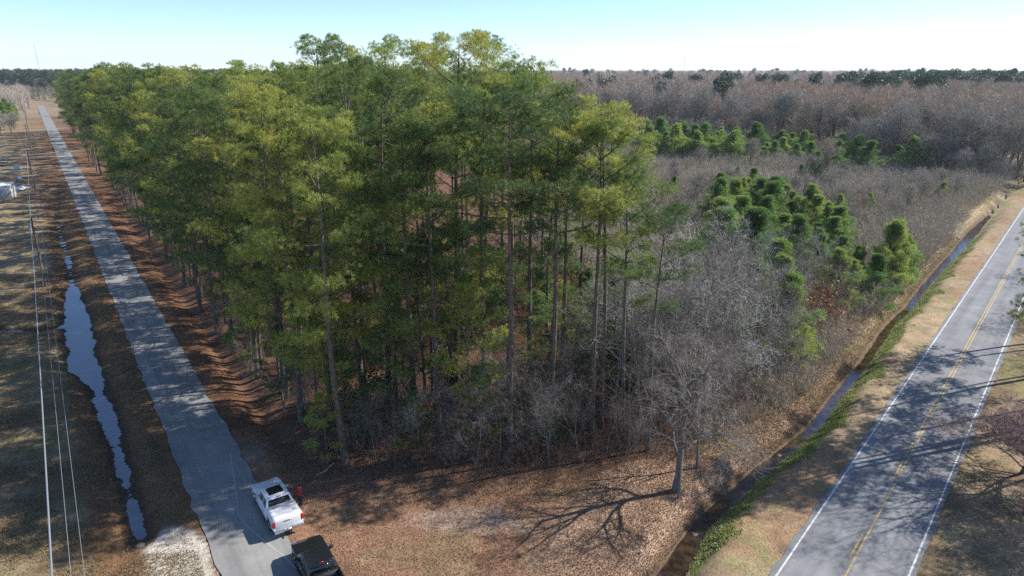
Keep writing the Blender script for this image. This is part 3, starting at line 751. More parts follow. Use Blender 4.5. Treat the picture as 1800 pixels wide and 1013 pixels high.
for bp, h, lab in (((1553, 512), 10.5, "tall bushy dark young pine standing highest beside the creek"), ((1580, 505), 8.0, "smaller young pine touching the bushy one on its creek side"),
                   ((1530, 540), 7.5, "young pine just below the bushy dark one"), ((1500, 515), 7, "young pine on the brush side of the bushy dark one")):
    x, y = P(*bp); plant('young_pine_tree', YOUNG[0], x, y, h/9, None, lab, 'young pine', None, .03, rnd).scale[0] *= 1.25

# ------------------------------------------------------------------ leafless trees
hero = bare_meshes(43, 14.0, .8, 4, .34, .27, (10, 7, 6, 4), 6, .02, None, .35, .62, .24)
x, y = P(1188, 862)
plant('bare_tree', hero, x, y, 1.0, 2.1, "big grey leafless tree standing alone at the edge of the clearing above the creek", 'bare tree', None, 0, rnd)
BARE = [bare_meshes(50, 18, .55, 4, .22, .30, (11, 5, 5, 4), 5, .026, (mat('pale_bark', (.26,.245,.22), .9, var=(6, (.46,.44,.41), .5, .4)), foliage_mat('whitish_twigs', [(0, (.34,.32,.29)), (1, (.56,.54,.51))], trans=0, rough=.8, world_var=False)), .8, .6, .26),
        bare_meshes(51, 14, .85, 4, .24, .25, (9, 6, 5, 4), 5, .022, None, .4, .6, .22),
        bare_meshes(52, 16, .65, 4, .18, .3, (9, 5, 5, 4), 5, .022, None, .6, .6, .2)]
PALE = bare_meshes(57, 13, .8, 4, .2, .2, (10, 6, 5, 4), 5, .022, (M['greybark'], M['twig_pale']), .4, .6, .22)
SAP = [bare_meshes(60+i, 7.5, .6, 3, .07, .15, (9, 6, 5), 7, .017, None, .6, .75, .2) for i in range(3)]
for bp, v, h, lab in (((1165, 705), 0, 20, "tall pale leafless tree with whitish branches behind the close pair of pines"),
                   ((1225, 660), 0, 17, "slender grey leafless tree with forked top beside the pale one"),
                   ((1290, 640), 1, 14, "wide crooked leafless tree arching over the young pines"),
                   ((1345, 640), 1, 12, "crooked leafless tree with a leaning limb near the rusty bush"),
                   ((1420, 575), 1, 10, "pale twiggy leafless tree just behind the rusty leaved bush"),
                   ((1105, 790), 2, 12, "thin twisted leafless tree in front of the dark stemmed pine"),
                   ((1226, 822), 2, 12, "broad twiggy leafless tree close behind the big one of the clearing"),
                   ((1255, 745), 1, 10, "bushy leafless tree above the leafy creek bank"),
                   ((1180, 690), 2, 13, "grey leafless tree inside the thicket behind the big one")):
    x, y = P(*bp); plant('bare_tree', BARE[v], x, y, h/(18, 14, 16)[v], None, lab, 'bare tree', 'leafless trees at the edge of the wood', .06, rnd)
for bp, h, lab in (((1000, 530 ), 18, ''), ):
    pass
for k_, bp in enumerate([(1165,650),(1200,620),(1255,640),(1240,590),(1310,600),(1330,560),(1285,560),(1375,600),(1360,640),(1210,720),(1160,740),(1300,690),(1350,540),(1400,555),(1260,700),(1190,580),(1440,540),(1480,560)]):
    x, y = P(bp[0]+rnd.uniform(-10, 10), bp[1]); v = (0, 1, 2, 1)[k_ % 4]
    plant('bare_tree', (BARE[0], BARE[1], BARE[2], PALE)[k_ % 4], x, y, rnd.uniform(8.5, 13)/(18, 14, 16, 13)[k_ % 4], None, "pale grey leafless tree in the tangle between the tall pines and the creek", 'bare tree', 'grey leafless trees of the creek side tangle', .08, rnd)
for k_, (bp, h) in enumerate([((1128, 735), 17), ((1200, 715), 18), ((1238, 700), 16), ((1270, 680), 15), ((1310, 665), 14), ((1185, 745), 15), ((1080, 700), 16), ((1010, 730), 13)]):
    x, y = P(*bp); plant('bare_tree', (BARE[0], BARE[2])[k_ % 2], x, y, h/(18, 16)[k_ % 2], None, "tall slim leafless tree rising against the pines at the creek side corner", 'bare tree', 'tall slim leafless trees of the corner', .07, rnd)
sap = [(px, py) for px, py in [(640,800),(655,815),(690,790),(745,815),(800,812),(818,800),(838,815),(870,815),(935,800),(960,815),(985,805),(1010,815),(920,775),
        (1030,790),(1060,805),(1085,790),(1120,815),(1150,800),(1170,780),(1205,770),(1250,770),(1290,750),(1320,720),(520,760),(470,690),(420,620),(380,545),(1280,700),
        (700,765),(560,755),(600,730),(880,760),(1340,690),(1380,640),(985,770),(1010,760),(950,740),(1130,740)]]
for px, py in sap:
    x, y = P(px + rnd.uniform(-8, 8), py + rnd.uniform(-6, 6)); h = rnd.uniform(4.5, 10)
    plant('bare_sapling', SAP[rnd.randrange(3)], x, y, h/7.5, None, "thin grey leafless sapling at the front edge of the wood", 'sapling', 'leafless saplings at the edge of the wood', .12, rnd)
for t in [20, 31, 43, 52, 66, 80, 95, 118, 135, 160, 190, 225, 260, 300]:
    x, y = Lpt(t, 6.2 + rnd.random()); plant('bare_sapling', SAP[rnd.randrange(3)], x, y, rnd.uniform(.6, 1.1), None, "leafless sapling beside the lane at the foot of the pine edge", 'sapling', 'leafless saplings beside the lane', .12, rnd)

# rusty leaved bush
rb = MB(); rg = np.random.default_rng(9)
q = rg.normal(size=(900, 3))*np.array([1.1, 1.1, 1.25]) + np.array([0, 0, 2.4]); q[:, 2] = np.abs(q[:, 2])
V_, F_ = blades(q, q + rg.normal(size=q.shape)*.16, np.full(len(q), .16), rg); rb.add(V_, F_)
st = MB()
for k_ in range(9):
    e = q[rg.integers(0, len(q))]; st.tube(np.array([[0, 0, -.1], e*[.4, .4, .5], e]), [.04, .03, .01], 4)
x, y = P(1425, 590)
o = empty('rusty_bush', (x, y, gz(x, y))); o.scale = (1.5, 1.5, 1.45); st.obj('stem', M['greybark'], o); rb.obj('foliage', M['rust'], o)
tag(o, "bush with rust orange dead leaves below the pale twiggy tree", 'bush')

# reddish tree at the edge of the wide road
redm = (M['greybark'], M['twig_red'])
RED = [bare_meshes(70, 8.5, .8, 4, .13, .12, (13, 7, 6, 4), 9, .022, redm, .6, .6, .18)]
for x, y, r_, lab in ((39.6, 46.0, .4, "reddish twiggy leafless tree beside the wide road, farthest of three"), (38.2, 41.6, 4.1, "reddish twiggy leafless tree beside the wide road, middle of three"),
                      (36.2, 37.4, 2.4, "reddish twiggy leafless tree beside the wide road, nearest of three")):
    plant('bare_tree', RED[0], x, y, 1.45, r_, lab, 'bare tree', None, 0, rnd, .62)
plant('bare_tree', BARE[1], 43.5, 42.0, 1.05, 1.0, "leafless tree throwing thin branch shade over the near asphalt", 'bare tree', 'leafless trees across the wide road', 0, rnd)
for x, y, v, h in ((43.5, 46.5, 2, 20), (44.5, 41.5, 1, 18), (47, 37, 2, 19)):
    plant('bare_tree', BARE[v], x, y, h/(18, 14, 16)[v], None, "tall leafless tree behind the reddish ones across the wide road", 'bare tree', 'tall leafless trees behind the reddish ones', 0, rnd)
# the trees across the wide road, whose shade lies on it
def Rpt(t, s): p = cR + uR*t + nR*s; return (float(p[0]), float(p[1]))
def shift(x, y): return (max(x, (y*cp_+3)*.75+6.0), y)
for (sx_, sy_), v in (((1405, 850), 1), ((1490, 815), 4), ((1560, 770), 6), ((1540, 715), 0), ((1640, 690), 2), ((1590, 640), 1), ((1450, 830), 5), ((1660, 640), 3)):
    gx_, gy_ = P(sx_, sy_)
    for hh in np.arange(14, 34, .5):
        k_ = hh*.72/math.tan(SUN_EL); tx, ty = gx_ - SHD[0]*k_, gy_ - SHD[1]*k_
        if tx > (ty*cp_+3)*.75+6.5: break
    plant('pine_tree', NEAR[v], tx, ty, hh/30, None, "tall pine across the wide road throwing its shade over the asphalt", 'pine tree', 'pines across the wide road', .02, rnd)
for t, s, v in ((3, 13, 2), (9, 16, 1), (44, 14, 2), (56, 13, 0), (68, 12, 2), (81, 13, 0), (95, 12, 2), (-6, 12, 1)):
    x, y = shift(*Rpt(t, s)); plant('bare_tree', BARE[v], x, y, rnd.uniform(.8, 1.05), None, "leafless tree in the row across the wide road", 'bare tree', 'leafless trees across the wide road', .05, rnd)

# ------------------------------------------------------------------ distant leafless forest
fm = (mat('dark_distant_bark', (.09,.08,.072), .9), M['twig_far'])
FARM = [bare_meshes(80+i, 21, (.5, .65, .8, .45, .6, .7)[i], 3, .34, (.25, .42, .3, .45, .35, .2)[i], (13, 6, 5), 9, .085, fm, .9, .62, .12, 1.1) for i in range(6)]
FAR = [join_meshes(p, 'bare_tree') for p in FARM]
def far_tree(x, y, sc, lab, grp, me=None, name='bare_tree', cat='bare tree'):
    o = link(name, me or FAR[rnd.randrange(6)]); o.location = (x, y, -.1); o.rotation_euler = (0, 0, rnd.random()*6.3); s_ = sc*rnd.uniform(.9, 1.1)
    o.scale = (s_*rnd.uniform(.9, 1.15),)*2 + (s_,); return tag(o, lab, cat, grp)
edgeline = [P(1830, 322), P(1740, 318), P(1640, 302), P(1500, 278), P(1400, 262), P(1300, 250), P(1200, 240), P(1120, 232), P(1020, 228)]
el = np.array(edgeline); cum = np.concatenate([[0], np.cumsum(np.hypot(*np.diff(el, axis=0).T))])
def along(d, back):
    i_ = min(int(np.searchsorted(cum, d, 'right'))-1, len(el)-2); f = (d-cum[i_])/(cum[i_+1]-cum[i_])
    p = el[i_]+(el[i_+1]-el[i_])*f; r_ = p/np.hypot(*p); return p + r_*back
n_ = 0
for row, (back, stp) in enumerate(((0, 5.6), (8, 5.6), (17, 7), (28, 8.5))):
    d = 0
    while d < cum[-1] and n_ < 200:
        p = along(min(d + rnd.uniform(-1.5, 1.5) if d > 2 else d, cum[-1]-.1), back + rnd.uniform(-3, 3))
        far_tree(p[0], p[1], rnd.uniform(.72, 1.12), "leafless grey brown tree in the first rows of the distant forest", 'leafless trees of the distant forest edge'); n_ += 1
        d += stp*rnd.uniform(.7, 1.3)*(1 + d/cum[-1]*.8)
print('far bare', n_)
for bp, h in (((1255+0, 330), 0),): pass
for px, py, h, lab in ((1447, 322, 15, "thin lone dead tree in the mauve brush, the taller of two"), (1560, 297, 22, "tall lone leafless trunk standing before the distant forest"),
                  (1500, 292, 17, "slim lone leafless tree among dotted young pines"), (1315, 305, 11, "dark forked leafless tree in the reddish brush")):
    x, y = P(px, py); far_tree(x, y, h/21, lab, None)
for k_ in range(45):
    d_ = rnd.uniform(0, cum[-1]*.8); p = along(d_, rnd.uniform(-16, -2)); far_tree(p[0], p[1], rnd.uniform(.3, .6), "small leafless tree in the fringe before the distant forest", 'small leafless trees before the forest')
for k_ in range(120):
    px = rnd.uniform(1180, 1790); py = rnd.uniform(245, 420)
    x, y = P(px, py)
    if cside(np.array([x]), np.array([y]))[0] > -7 or sL(x, y) < 60: continue
    if k_ % 6 == 5: far_tree(x, y, rnd.uniform(.4, .7), "young pine standing alone in the mauve brush", 'young pines dotted in the far brush', YFAR[0], 'young_pine_tree', 'young pine')
    else: far_tree(x, y, rnd.uniform(.2, .42), "small leafless tree rising a little above the mauve brush", 'small leafless trees in the brush')
# merged masses far behind
def lowtree(seed, kind):
    """far-off tree as a few hundred blades: bare twigs or pine clumps"""
    rg = np.random.default_rng(seed)
    if kind == 'bare':
        n = 330; a = rg.random(n)*6.3; zz = rg.random(n)**.7; r = 4.2*np.sqrt(np.clip(1-(zz*1.02-.25)**2*1.3, .05, 1))*rg.random(n)**.5
        p = np.stack([np.cos(a)*r, np.sin(a)*r, 5+zz*15], 1); d = unit(np.stack([np.cos(a), np.sin(a), 1.3+0*a], 1) + rg.normal(size=p.shape)*.5)
        B = [p - d*1.0]; T = [p + d*(.8+1.2*rg.random((n, 1)))]; W = [np.full(n, .13)]
        m = 22; e = p[rg.integers(0, n, m)]; o = np.stack([e[:, 0]*.1, e[:, 1]*.1, e[:, 2]*.45], 1); B.append(o); T.append(e); W.append(np.full(m, .3))
        B.append(np.array([[0, 0, 0.]])); T.append(np.array([[0, 0, 19.]])); W.append(np.array([.7]))
    else:
        B = []; T = []; W = []
        for c in range(13):
            f = rg.random(); r = 3.3*math.sqrt(max(1-f*f, .1)); a = rg.random()*6.3
            ctr = np.array([math.cos(a)*r*rg.random()**.4, math.sin(a)*r, 13+f*10]); n = 34
            u_ = unit(rg.normal(size=(n, 3))); p = ctr + u_*np.array([1.8, 1.8, .9])
            B.append(p + u_*.8); T.append(p - u_*.9); W.append(np.full(n, .7))
        B.append(np.array([[0, 0, 0.]])); T.append(np.array([[0, 0, 22.]])); W.append(np.array([.8]))
    return np.concatenate(B), np.concatenate(T), np.concatenate(W)
LB = [lowtree(i, 'bare') for i in range(5)]; LP = [lowtree(20+i, 'pine') for i in range(4)]
flat0 = lambda x, y: np.zeros(len(x))
nr = np.random.default_rng(77)
def ringpts(n, x0, x1, d0, d1, behind=True):
    """points seen between image columns x0..x1 and between two distances"""
    out = []
    while len(out) < n:
        px = nr.uniform(x0, x1); d = math.sqrt(nr.uniform(d0*d0, d1*d1)); y = d; x = (px-900)/1200*(d*cp_+9.3)
        if behind and px > 1000:
            ex = np.interp(-px, [-1830, -1740, -1640, -1500, -1400, -1300, -1200, -1120, -1000], [322, 318, 302, 278, 262, 250, 240, 232, 228])
            if y < P(px, ex)[1] + 22: continue
        out.append((x, y))
    return out
p1 = ringpts(1500, 960, 1850, 200, 520); p2 = ringpts(1500, 900, 1850, 520, 1300)
scatter('forest', LB, p1+p2, list(nr.uniform(.8, 1.12, 1500))+list(nr.uniform(.9, 1.2, 1500)), M['twig_far'], 5, "grey brown leafless forest reaching to the horizon beyond the brush", 'forest', flat0)
p3 = ringpts(34, 1480, 1640, 330, 520) + ringpts(16, 1020, 1480, 330, 600) + ringpts(70, 1480, 1850, 420, 650) + ringpts(160, 1560, 1900, 560, 900) + ringpts(110, 950, 1850, 700, 1800) + ringpts(20, 1000, 1500, 360, 650)
scatter('pine_woods', LP, p3, nr.uniform(.85, 1.2, len(p3)), M['needle_far'], 6, "dark green pines scattered along the skyline above the leafless forest", 'forest', flat0)
# far off on the lane's side
pl_ = [p for p in ringpts(900, -60, 420, 640, 1500, False) if not (p[0] < -500 and 720 < p[1] < 860)]
scatter('pine_woods', LP, pl_, nr.uniform(.85, 1.15, len(pl_)), M['needle_far'], 7, "far green pine woods closing the view at the end of the lane", 'forest', flat0)
pe = ringpts(150, -60, 96, 640, 800, False)
pe = [p for p in pe if p[0] < -640 or p[1] > 655]
scatter('pine_woods', LP, pe[:75], nr.uniform(.7, 1.0, 75), M['needle_far'], 71, "dark pines standing together where the lane meets the woods", 'forest', flat0)
scatter('forest', LB, pe[75:], nr.uniform(.75, 1.05, len(pe)-75), M['twig_far'], 72, "grey leafless trees mixed with pines where the lane meets the woods", 'forest', flat0)
pm = ringpts(60, -20, 55, 470, 640, False)
scatter('forest', LB, pm, nr.uniform(.55, .85, len(pm)), M['twig_far'], 8, "far grey leafless grove beyond the dry fields on the lane's left", 'forest', flat0)
for k_ in range(13):
    t = rnd.uniform(420, 640); x, y = Lpt(t, rnd.uniform(9, 40))
    far_tree(x, y, rnd.uniform(.45, .75), "leafless tree beyond the pine wood near the end of the lane", 'leafless trees near the end of the lane')
# thicket left of the lane
for k_ in range(16):
    x, y = P(rnd.uniform(-30, 26), rnd.uniform(226, 240)); far_tree(x, y, rnd.uniform(.3, .5), "leafless tree in the mauve thicket beside the power line field", 'thicket trees beyond the field')
for k_ in range(9):
    x, y = P(rnd.uniform(-20, 28), rnd.uniform(205, 222)); far_tree(x, y, rnd.uniform(1.1, 1.5), "young pine behind the mauve thicket beside the power line field", 'young pines behind the thicket', YFAR[0], 'young_pine_tree', 'young pine')

# ------------------------------------------------------------------ brush, undergrowth and ground cover
BR = [brush_template(i, 20, 3.0, (3.2, 2.4, 3.8, 2.8, 3.4)[i], .035, 10) for i in range(5)]
mid = pxpoly([(1250,760),(1330,740),(1395,715),(1450,660),(1520,580),(1560,520),(1610,470),(1690,395),(1765,330),(1830,312),(1700,288),(1500,262),(1300,236),(1120,224),(1000,222),(960,300),(930,420),(1000,480),(1130,520),(1180,640)])
xs = [p[0] for p in mid]; ys = [p[1] for p in mid]; pts = []; scs = []
while len(pts) < 7500:
    yy = math.exp(nr.uniform(math.log(min(ys)), math.log(max(ys)))); xx = nr.uniform(min(xs), max(xs))
    if inpoly(xx, yy, mid) and cdist(np.array([xx]), np.array([yy]), creek)[0] > 2.2 and sL(xx, yy) > 25 and cside(xx, yy) < 0:
        pts.append((xx, yy)); scs.append(nr.uniform(.35, .9)*(.6+.9*float(fnoise(xx, yy, 14, 21)))*(1.15 if yy > 80 else .75)*(1 + yy/350))
scatter('brush', BR, pts, scs, M['brush'], 12, "mauve brown leafless brush filling the open middle between wood and creek", 'brush')
UN = [brush_template(40+i, 12, 2.1, 1.7, .022, 7) for i in range(4)]
pts = []; scs = []
while len(pts) < 4500:
    yy = 44 + 70*nr.random()**1.6; xx = nr.uniform(-60, 26)
    if stand_edge(xx, yy) > 2.2 and cdist(np.array([xx]), np.array([yy]), creek)[0] > 3.4 and xx < 21 + (yy-46)*.55: pts.append((xx, yy)); scs.append(nr.uniform(.35, 1.05))
scatter('undergrowth', UN, pts, scs, M['under'], 13, "brown twiggy undergrowth on the floor of the pine wood", 'undergrowth')
# leafy evergreen shrubs in the wood
ev = []
for k_ in range(34):
    for _ in range(50):
        x = rnd.uniform(-50, 24); y = 47 + 50*rnd.random()
        if stand_edge(x, y) > 3.5 and cside(x, y) < -7: break
    ev.append((x, y))
for s_ in range(3):
    pass
EV = []
for s_ in range(3):
    rg = np.random.default_rng(400+s_); mb = MB(); cs = rg.normal(size=(26, 3))*[.8, .8, .8]+[0, 0, 1.8]
    q = (cs[:, None] + rg.normal(size=(26, 55, 3))*.33).reshape(-1, 3); q[:, 2] = np.abs(q[:, 2])
    V_, F_ = blades(q, q+rg.normal(size=q.shape)*.13, np.full(len(q), .10), rg); mb.add(V_, F_)
    s2 = MB()
    for c in cs[:12]: s2.tube(np.array([[0, 0, -.1], c*[.3, .3, .5], c]), [.035, .025, .008], 4)
    EV.append((s2.mesh('stem', [M['greybark']]), mb.mesh('foliage', [M['evergreen']])))
for x, y in ev:
    o = empty('evergreen_shrub', (x, y, gz(x, y)), rnd.random()*6.3); sc = rnd.uniform(.6, 1.5); o.scale = (sc, sc, sc*rnd.uniform(.8, 1.5))
    a_, b_ = EV[rnd.randrange(3)]; link('stem', a_, o); link('foliage', b_, o)
    tag(o, "dark evergreen shrub under the tall pines", 'shrub', 'evergreen shrubs under the pines')
for px, py, s_ in ((1735, 290, 2.6), (1680, 300, 1.8), (1690, 312, 1.9), (1720, 302, 1.6), (1610, 318, 2.4), (1430, 330, 2.2)):
    x, y = P(px, py); o = empty('evergreen_shrub', (x, y, 0), rnd.random()*6); o.scale = (s_, s_, s_); a_, b_ = EV[rnd.randrange(3)]
    link('stem', a_, o); link('foliage', b_, o); tag(o, "dark vine covered shrub rising from the mauve brush near the forest", 'shrub', 'dark shrubs in the mauve brush')
# fallen leaves, grass and weeds: small single blades
def carpet(name, pts, ln, wd, upz, m, seed, label, cat):
    rg = np.random.default_rng(seed); p = np.array(pts); z = ground_z(p[:, 0], p[:, 1])
    b0 = np.stack([p[:, 0], p[:, 1], z+.015], 1); d = unit(rg.normal(size=b0.shape)*[1, 1, .35] + [0, 0, upz])
    d[:, 2] = np.abs(d[:, 2]); V, F_ = blades(b0, b0 + d*ln*(.5+rg.random((len(p), 1))), np.full(len(p), wd)*(.6+.8*rg.random(len(p))), rg)
    V = V.reshape(-1, 3, 3); mn = V[:, :, 2].min(1) - b0[:, 2]; V[:, :, 2] -= np.minimum(mn, 0)[:, None]; V = V.reshape(-1, 3)
    return tag(link(name, mesh_from(name, V, [F_], [m])), label, cat, kind='stuff')
def many(n, x0, x1, y0, y1, f):
    out = []; 
    while sum(len(o) for o in out) < n:
        q = np.stack([nr.uniform(x0, x1, 60000), nr.uniform(y0, y1, 60000)], 1); pr = f(q[:, 0], q[:, 1]); out.append(q[nr.random(len(q)) < pr])
    return np.concatenate(out)[:n]
dcr = lambda x, y: cdist(x, y, creek)
carpet('fallen_leaves', many(130000, -24, 40, 33, 75, lambda x, y: (sL(x, y) > 4)*(cside(x, y) < 0)*(dcr(x, y) > .2)*(y < 50+20*(dcr(x, y) < 7))*(.25 + .75*sstep(8, 3, dcr(x, y)) + .3*(y > 42))),
       .085, .065, .1, M['litter'], 31, "scattered brown and tan fallen leaves over the clearing and creek bank", 'leaves')
carpet('green_weeds', many(38000, -2, 92, 30, 125, lambda x, y: (cside(x, y) > 0)*(sR(x, y) < -4)*sstep(1.5, .4, dcr(x, y)+(fnoise(x, y, 2.6, 4)-.5)*4.5)*(dcr(x, y) > .05)),
       .16, .09, .9, M['weed'], 32, "strip of bright green weeds along the road side bank of the creek", 'weeds')
carpet('dry_grass', many(90000, -70, 10, 30, 120, lambda x, y: (sL(x, y) < -3)*(cdist(x, y, ditch) > .5)*(.15 + .85*sstep(.45, .6, fnoise(x, y, 4, 2)))*np.minimum(1, 45/y)**2),
       .22, .05, 1.2, M['drygrass'], 33, "dry tan grass tufts in the field beside the power line", 'grass')
carpet('bank_grass', many(36000, 14, 92, 48, 125, lambda x, y: (cside(x, y) < 0)*(dcr(x, y) > .3)*sstep(6.5, 3, dcr(x, y))),
       .35, .06, 1.0, M['drygrass'], 34, "dry tan grass and weeds on the brush side bank of the creek", 'grass')
# ------------------------------------------------------------------ pickups
M['white_car'] = mat('white_car_paint', (.72,.73,.74), .25, spec=.6)
M['black_car'] = mat('black_car_paint', (.012,.013,.016), .18, spec=.7)
M['glass'] = mat('dark_window_glass', (.008,.01,.012), .05, spec=.8)
M['tyre'] = mat('tyre_rubber', (.018,.018,.018), .85)
M['rim'] = mat('alloy_rim', (.45,.45,.46), .3, .8)
M['chrome'] = mat('chrome', (.65,.65,.66), .18, .9)
M['plastic'] = mat('black_plastic', (.025,.025,.027), .6)
M['tail'] = mat('tail_lamp_red', (.45,.015,.015), .2)
M['lamp'] = mat('head_lamp_clear', (.6,.62,.65), .12)
M['plate'] = mat('number_plate', (.62,.66,.70), .5)
M['cover'] = mat('white_bed_cover', (.66,.68,.70), .4)
M['liner'] = mat('bed_liner', (.02,.02,.021), .8)

def arch(cx, r, n=9, z0=.0):
    return [(cx + r*math.cos(a), z0 + r*math.sin(a)) for a in np.linspace(0, math.pi, n)]
def pickup(loc, heading, paint, covered, sunroof, label):
    root = empty('pickup_truck', (loc[0], loc[1], loc[2]), heading)          # x forward, rear axle at x=0
    tag(root, label, 'pickup truck')
    FA, wr, hw = 3.68, .43, 1.0
    def sidepoly(top):  # lower outline from rear to front with wheel arches, then TOP back to the rear
        lo = [(-1.18, .62), (-.55, .55)]
        a1 = [(0 + .53*math.cos(a), .43 + .53*math.sin(a)) for a in np.linspace(math.pi*.97, math.pi*.03, 11)]
        a2 = [(FA + .53*math.cos(a), .43 + .53*math.sin(a)) for a in np.linspace(math.pi*.97, math.pi*.03, 11)]
        return lo[:1] + [(-.56, .5)] + a1 + [(.6, .42), (3.08, .42)] + a2 + [(4.28, .5), (4.52, .52)] + top
    b = MB()
    nose = [(4.62, .62), (4.64, .95), (4.55, 1.06), (4.2, 1.13), (3.0, 1.20), (2.92, 1.215)]
    b.prism(sidepoly(nose + [(.56, 1.26), (.50, .84), (-1.18, .84)]), -hw, hw)
    for Vv in b.V:
        fx = np.clip((Vv[:, 0]-4.1)/.5, 0, 1); Vv[:, 1] *= 1-.10*fx; Vv[:, 2] -= .04*fx*(Vv[:, 2] > 1)
    body = bevel(b.obj('body', paint, root), .05, 3, 40)
    # shoulder rails of the bed
    b = MB(); b.box(-1.14, .56, -hw+.01, -hw+.11, .83, 1.36); b.box(-1.14, .56, hw-.11, hw-.01, .83, 1.36); b.box(.44, .56, -hw+.112, hw-.112, .838, 1.36)
    bevel(b.obj('bed_side', paint, root), .03, 2)
    b = MB(); b.box(-1.19, -1.10, -hw+.14, hw-.14, .66, 1.35); tg = bevel(b.obj('tailgate', paint, root), .03, 2)
    b = MB(); b.box(-1.205, -1.195, -.28, .28, 1.16, 1.24); b.obj('handle', M['chrome'] if covered else M['plastic'], tg)
    if covered:
        b = MB(); b.add([(x_, y_, 1.375 + .03*(1-(y_/hw)**2)) for x_ in np.linspace(-1.15, .54, 5) for y_ in np.linspace(-hw+.04, hw-.04, 9)] ,
              np.array([[i*9+j, (i+1)*9+j, (i+1)*9+j+1, i*9+j+1] for i in range(4) for j in range(8)]))
        o = b.obj('bed_cover', M['cover'], root, True); s_ = o.modifiers.new('thick', 'SOLIDIFY'); s_.thickness = .035
        for x_ in (-.6, -.05):
            s_ = MB(); s_.box(x_, x_+.02, -hw+.08, hw-.08, 1.398, 1.409); s_.obj('seam', M['plastic'], o)
    else:
        b = MB(); b.box(-1.09, .43, -hw+.12, hw-.12, .845, .87)
        for k_ in range(13):
            y_ = -.80+k_*.133; b.box(-1.08, .42, y_-.02, y_+.02, .872, .889)
        for sg in (-1, 1):
            y_ = sg*(hw-.115); b.box(-1.09, .43, min(y_, y_-sg*.02), max(y_, y_-sg*.02), .875, 1.33)
            b.box(-.42, .405, sg*.66 - .11, sg*.66 + .11, .89, 1.08)
        b.box(.41, .438, -hw+.14, hw-.14, .89, 1.33)
        b.obj('bed_liner', M['liner'], root)
        b = MB(); b.box(-.5, -.1, -.35, .45, .895, .93); b.obj('board', M['plate'], root)
    # cabin: rings of a tapered greenhouse
    def ring(x0, x1, w0, z):
        return [(x0, -w0, z), (x1, -w0, z), (x1, w0, z), (x0, w0, z)]
    lo, hi = ring(.58, 3.10, .965, 1.19), ring(.84, 2.32, .77, 1.86)
    b = MB(); b.hexa(lo + hi); bevel(b.obj('cabin', paint, root), .07, 3)
    b = MB(); b.add([(x_, y_, 1.855 + .05*(1-(y_/.74)**2) - .03*((x_-1.58)/.74)**2) for x_ in np.linspace(.86, 2.30, 6) for y_ in np.linspace(-.74, .74, 9)],
            np.array([[i*9+j, (i+1)*9+j, (i+1)*9+j+1, i*9+j+1] for i in range(5) for j in range(8)])); b.obj('roof', paint, root, True)
    def panel(q, u0, u1, v0, v1, off, name, m, par=None):
        """pane on a cabin face. q: bottom-a, bottom-b, top-b, top-a"""
        q = [np.array(p_, float) for p_ in q]; n_ = np.cross(q[1]-q[0], q[3]-q[0]); n_ /= np.linalg.norm(n_)
        f = lambda u, v: (q[0]*(1-u)+q[1]*u)*(1-v) + (q[3]*(1-u)+q[2]*u)*v
        c = [f(u0, v0), f(u1, v0), f(u1, v1), f(u0, v1)]
        b = MB(); b.hexa([p_ - n_*.01 for p_ in c] + [p_ + n_*off for p_ in c]); return b.obj(name, m, par or root)
    L0 = [lo[3], lo[2], hi[2], hi[3]]; R0 = [lo[0], lo[1], hi[1], hi[0]]
    for q, fl in ((R0, 1), (L0, -1)):
        q2 = q if fl == 1 else [q[1], q[0], q[3], q[2]]
        a = (.06, .40, .44, .86) if fl == 1 else (1-.40, 1-.06, 1-.86, 1-.44)
        panel(q2, a[0], a[1], .16, .86, .006, 'window', M['glass']); panel(q2, a[2], a[3], .16, .86, .006, 'window', M['glass'])
    panel([lo[1], lo[2], hi[2], hi[1]], .06, .94, .10, .93, .006, 'windscreen', M['glass'])
    panel([lo[3], lo[0], hi[0], hi[3]], .07, .93, .26, .88, .006, 'rear_window', M['glass'])
    b = MB(); b.box(.815, .85, -.16, .16, 1.85, 1.885); b.obj('brake_lamp', M['tail'], root)
    if sunroof:
        b = MB(); b.add([(x_, y_, 1.863 + .05*(1-(y_/.74)**2) - .03*((x_-1.58)/.74)**2) for x_ in np.linspace(1.20, 2.18, 4) for y_ in np.linspace(-.50, .50, 7)],
            np.array([[i*7+j, (i+1)*7+j, (i+1)*7+j+1, i*7+j+1] for i in range(3) for j in range(6)])); b.obj('sunroof', M['glass'], root, True)
    # doors: shut lines and handles
    for sg in (-1, 1):
        for x0, x1 in ((.74, 1.72), (1.76, 2.86)):
            b = MB(); y_ = sg*hw
            b.box(x0, x1, min(y_, y_+sg*.006), max(y_, y_+sg*.006), .52, 1.19); d = bevel(b.obj('door', paint, root), .004, 1)
            b = MB(); b.box(x0+.08, x0+.28, min(y_+sg*.008, y_+sg*.035), max(y_+sg*.008, y_+sg*.035), 1.03, 1.07); b.obj('handle', M['chrome'], d)
        b = MB(); b.box(2.62, 2.80, sg*1.14-.12, sg*1.14+.12, 1.16, 1.36); b.box(2.68, 2.76, sg*1.0-.03, sg*1.0+.06, 1.2, 1.25)
        bevel(b.obj('mirror', M['plastic'] if not covered else M['chrome'], root), .03, 2)
        b = MB(); b.box(-1.20, -1.02, sg*.93-.085, sg*.93+.085, .90, 1.30); bevel(b.obj('taillight', M['tail'], root), .02, 2)
        b = MB(); b.box(4.42, 4.625, sg*.74-.15, sg*.74+.15, .78, 1.00); bevel(b.obj('headlight', M['lamp'], root), .03, 2)
        b = MB(); b.box(.62, 3.05, sg*1.02-.06, sg*1.02+.06, .36, .41); bevel(b.obj('running_board', M['plastic'], root), .015, 2)
    b = MB(); b.box(4.60, 4.66, -.56, .56, .66, .98); bevel(b.obj('grille', M['chrome'] if covered else M['plastic'], root), .02, 2)
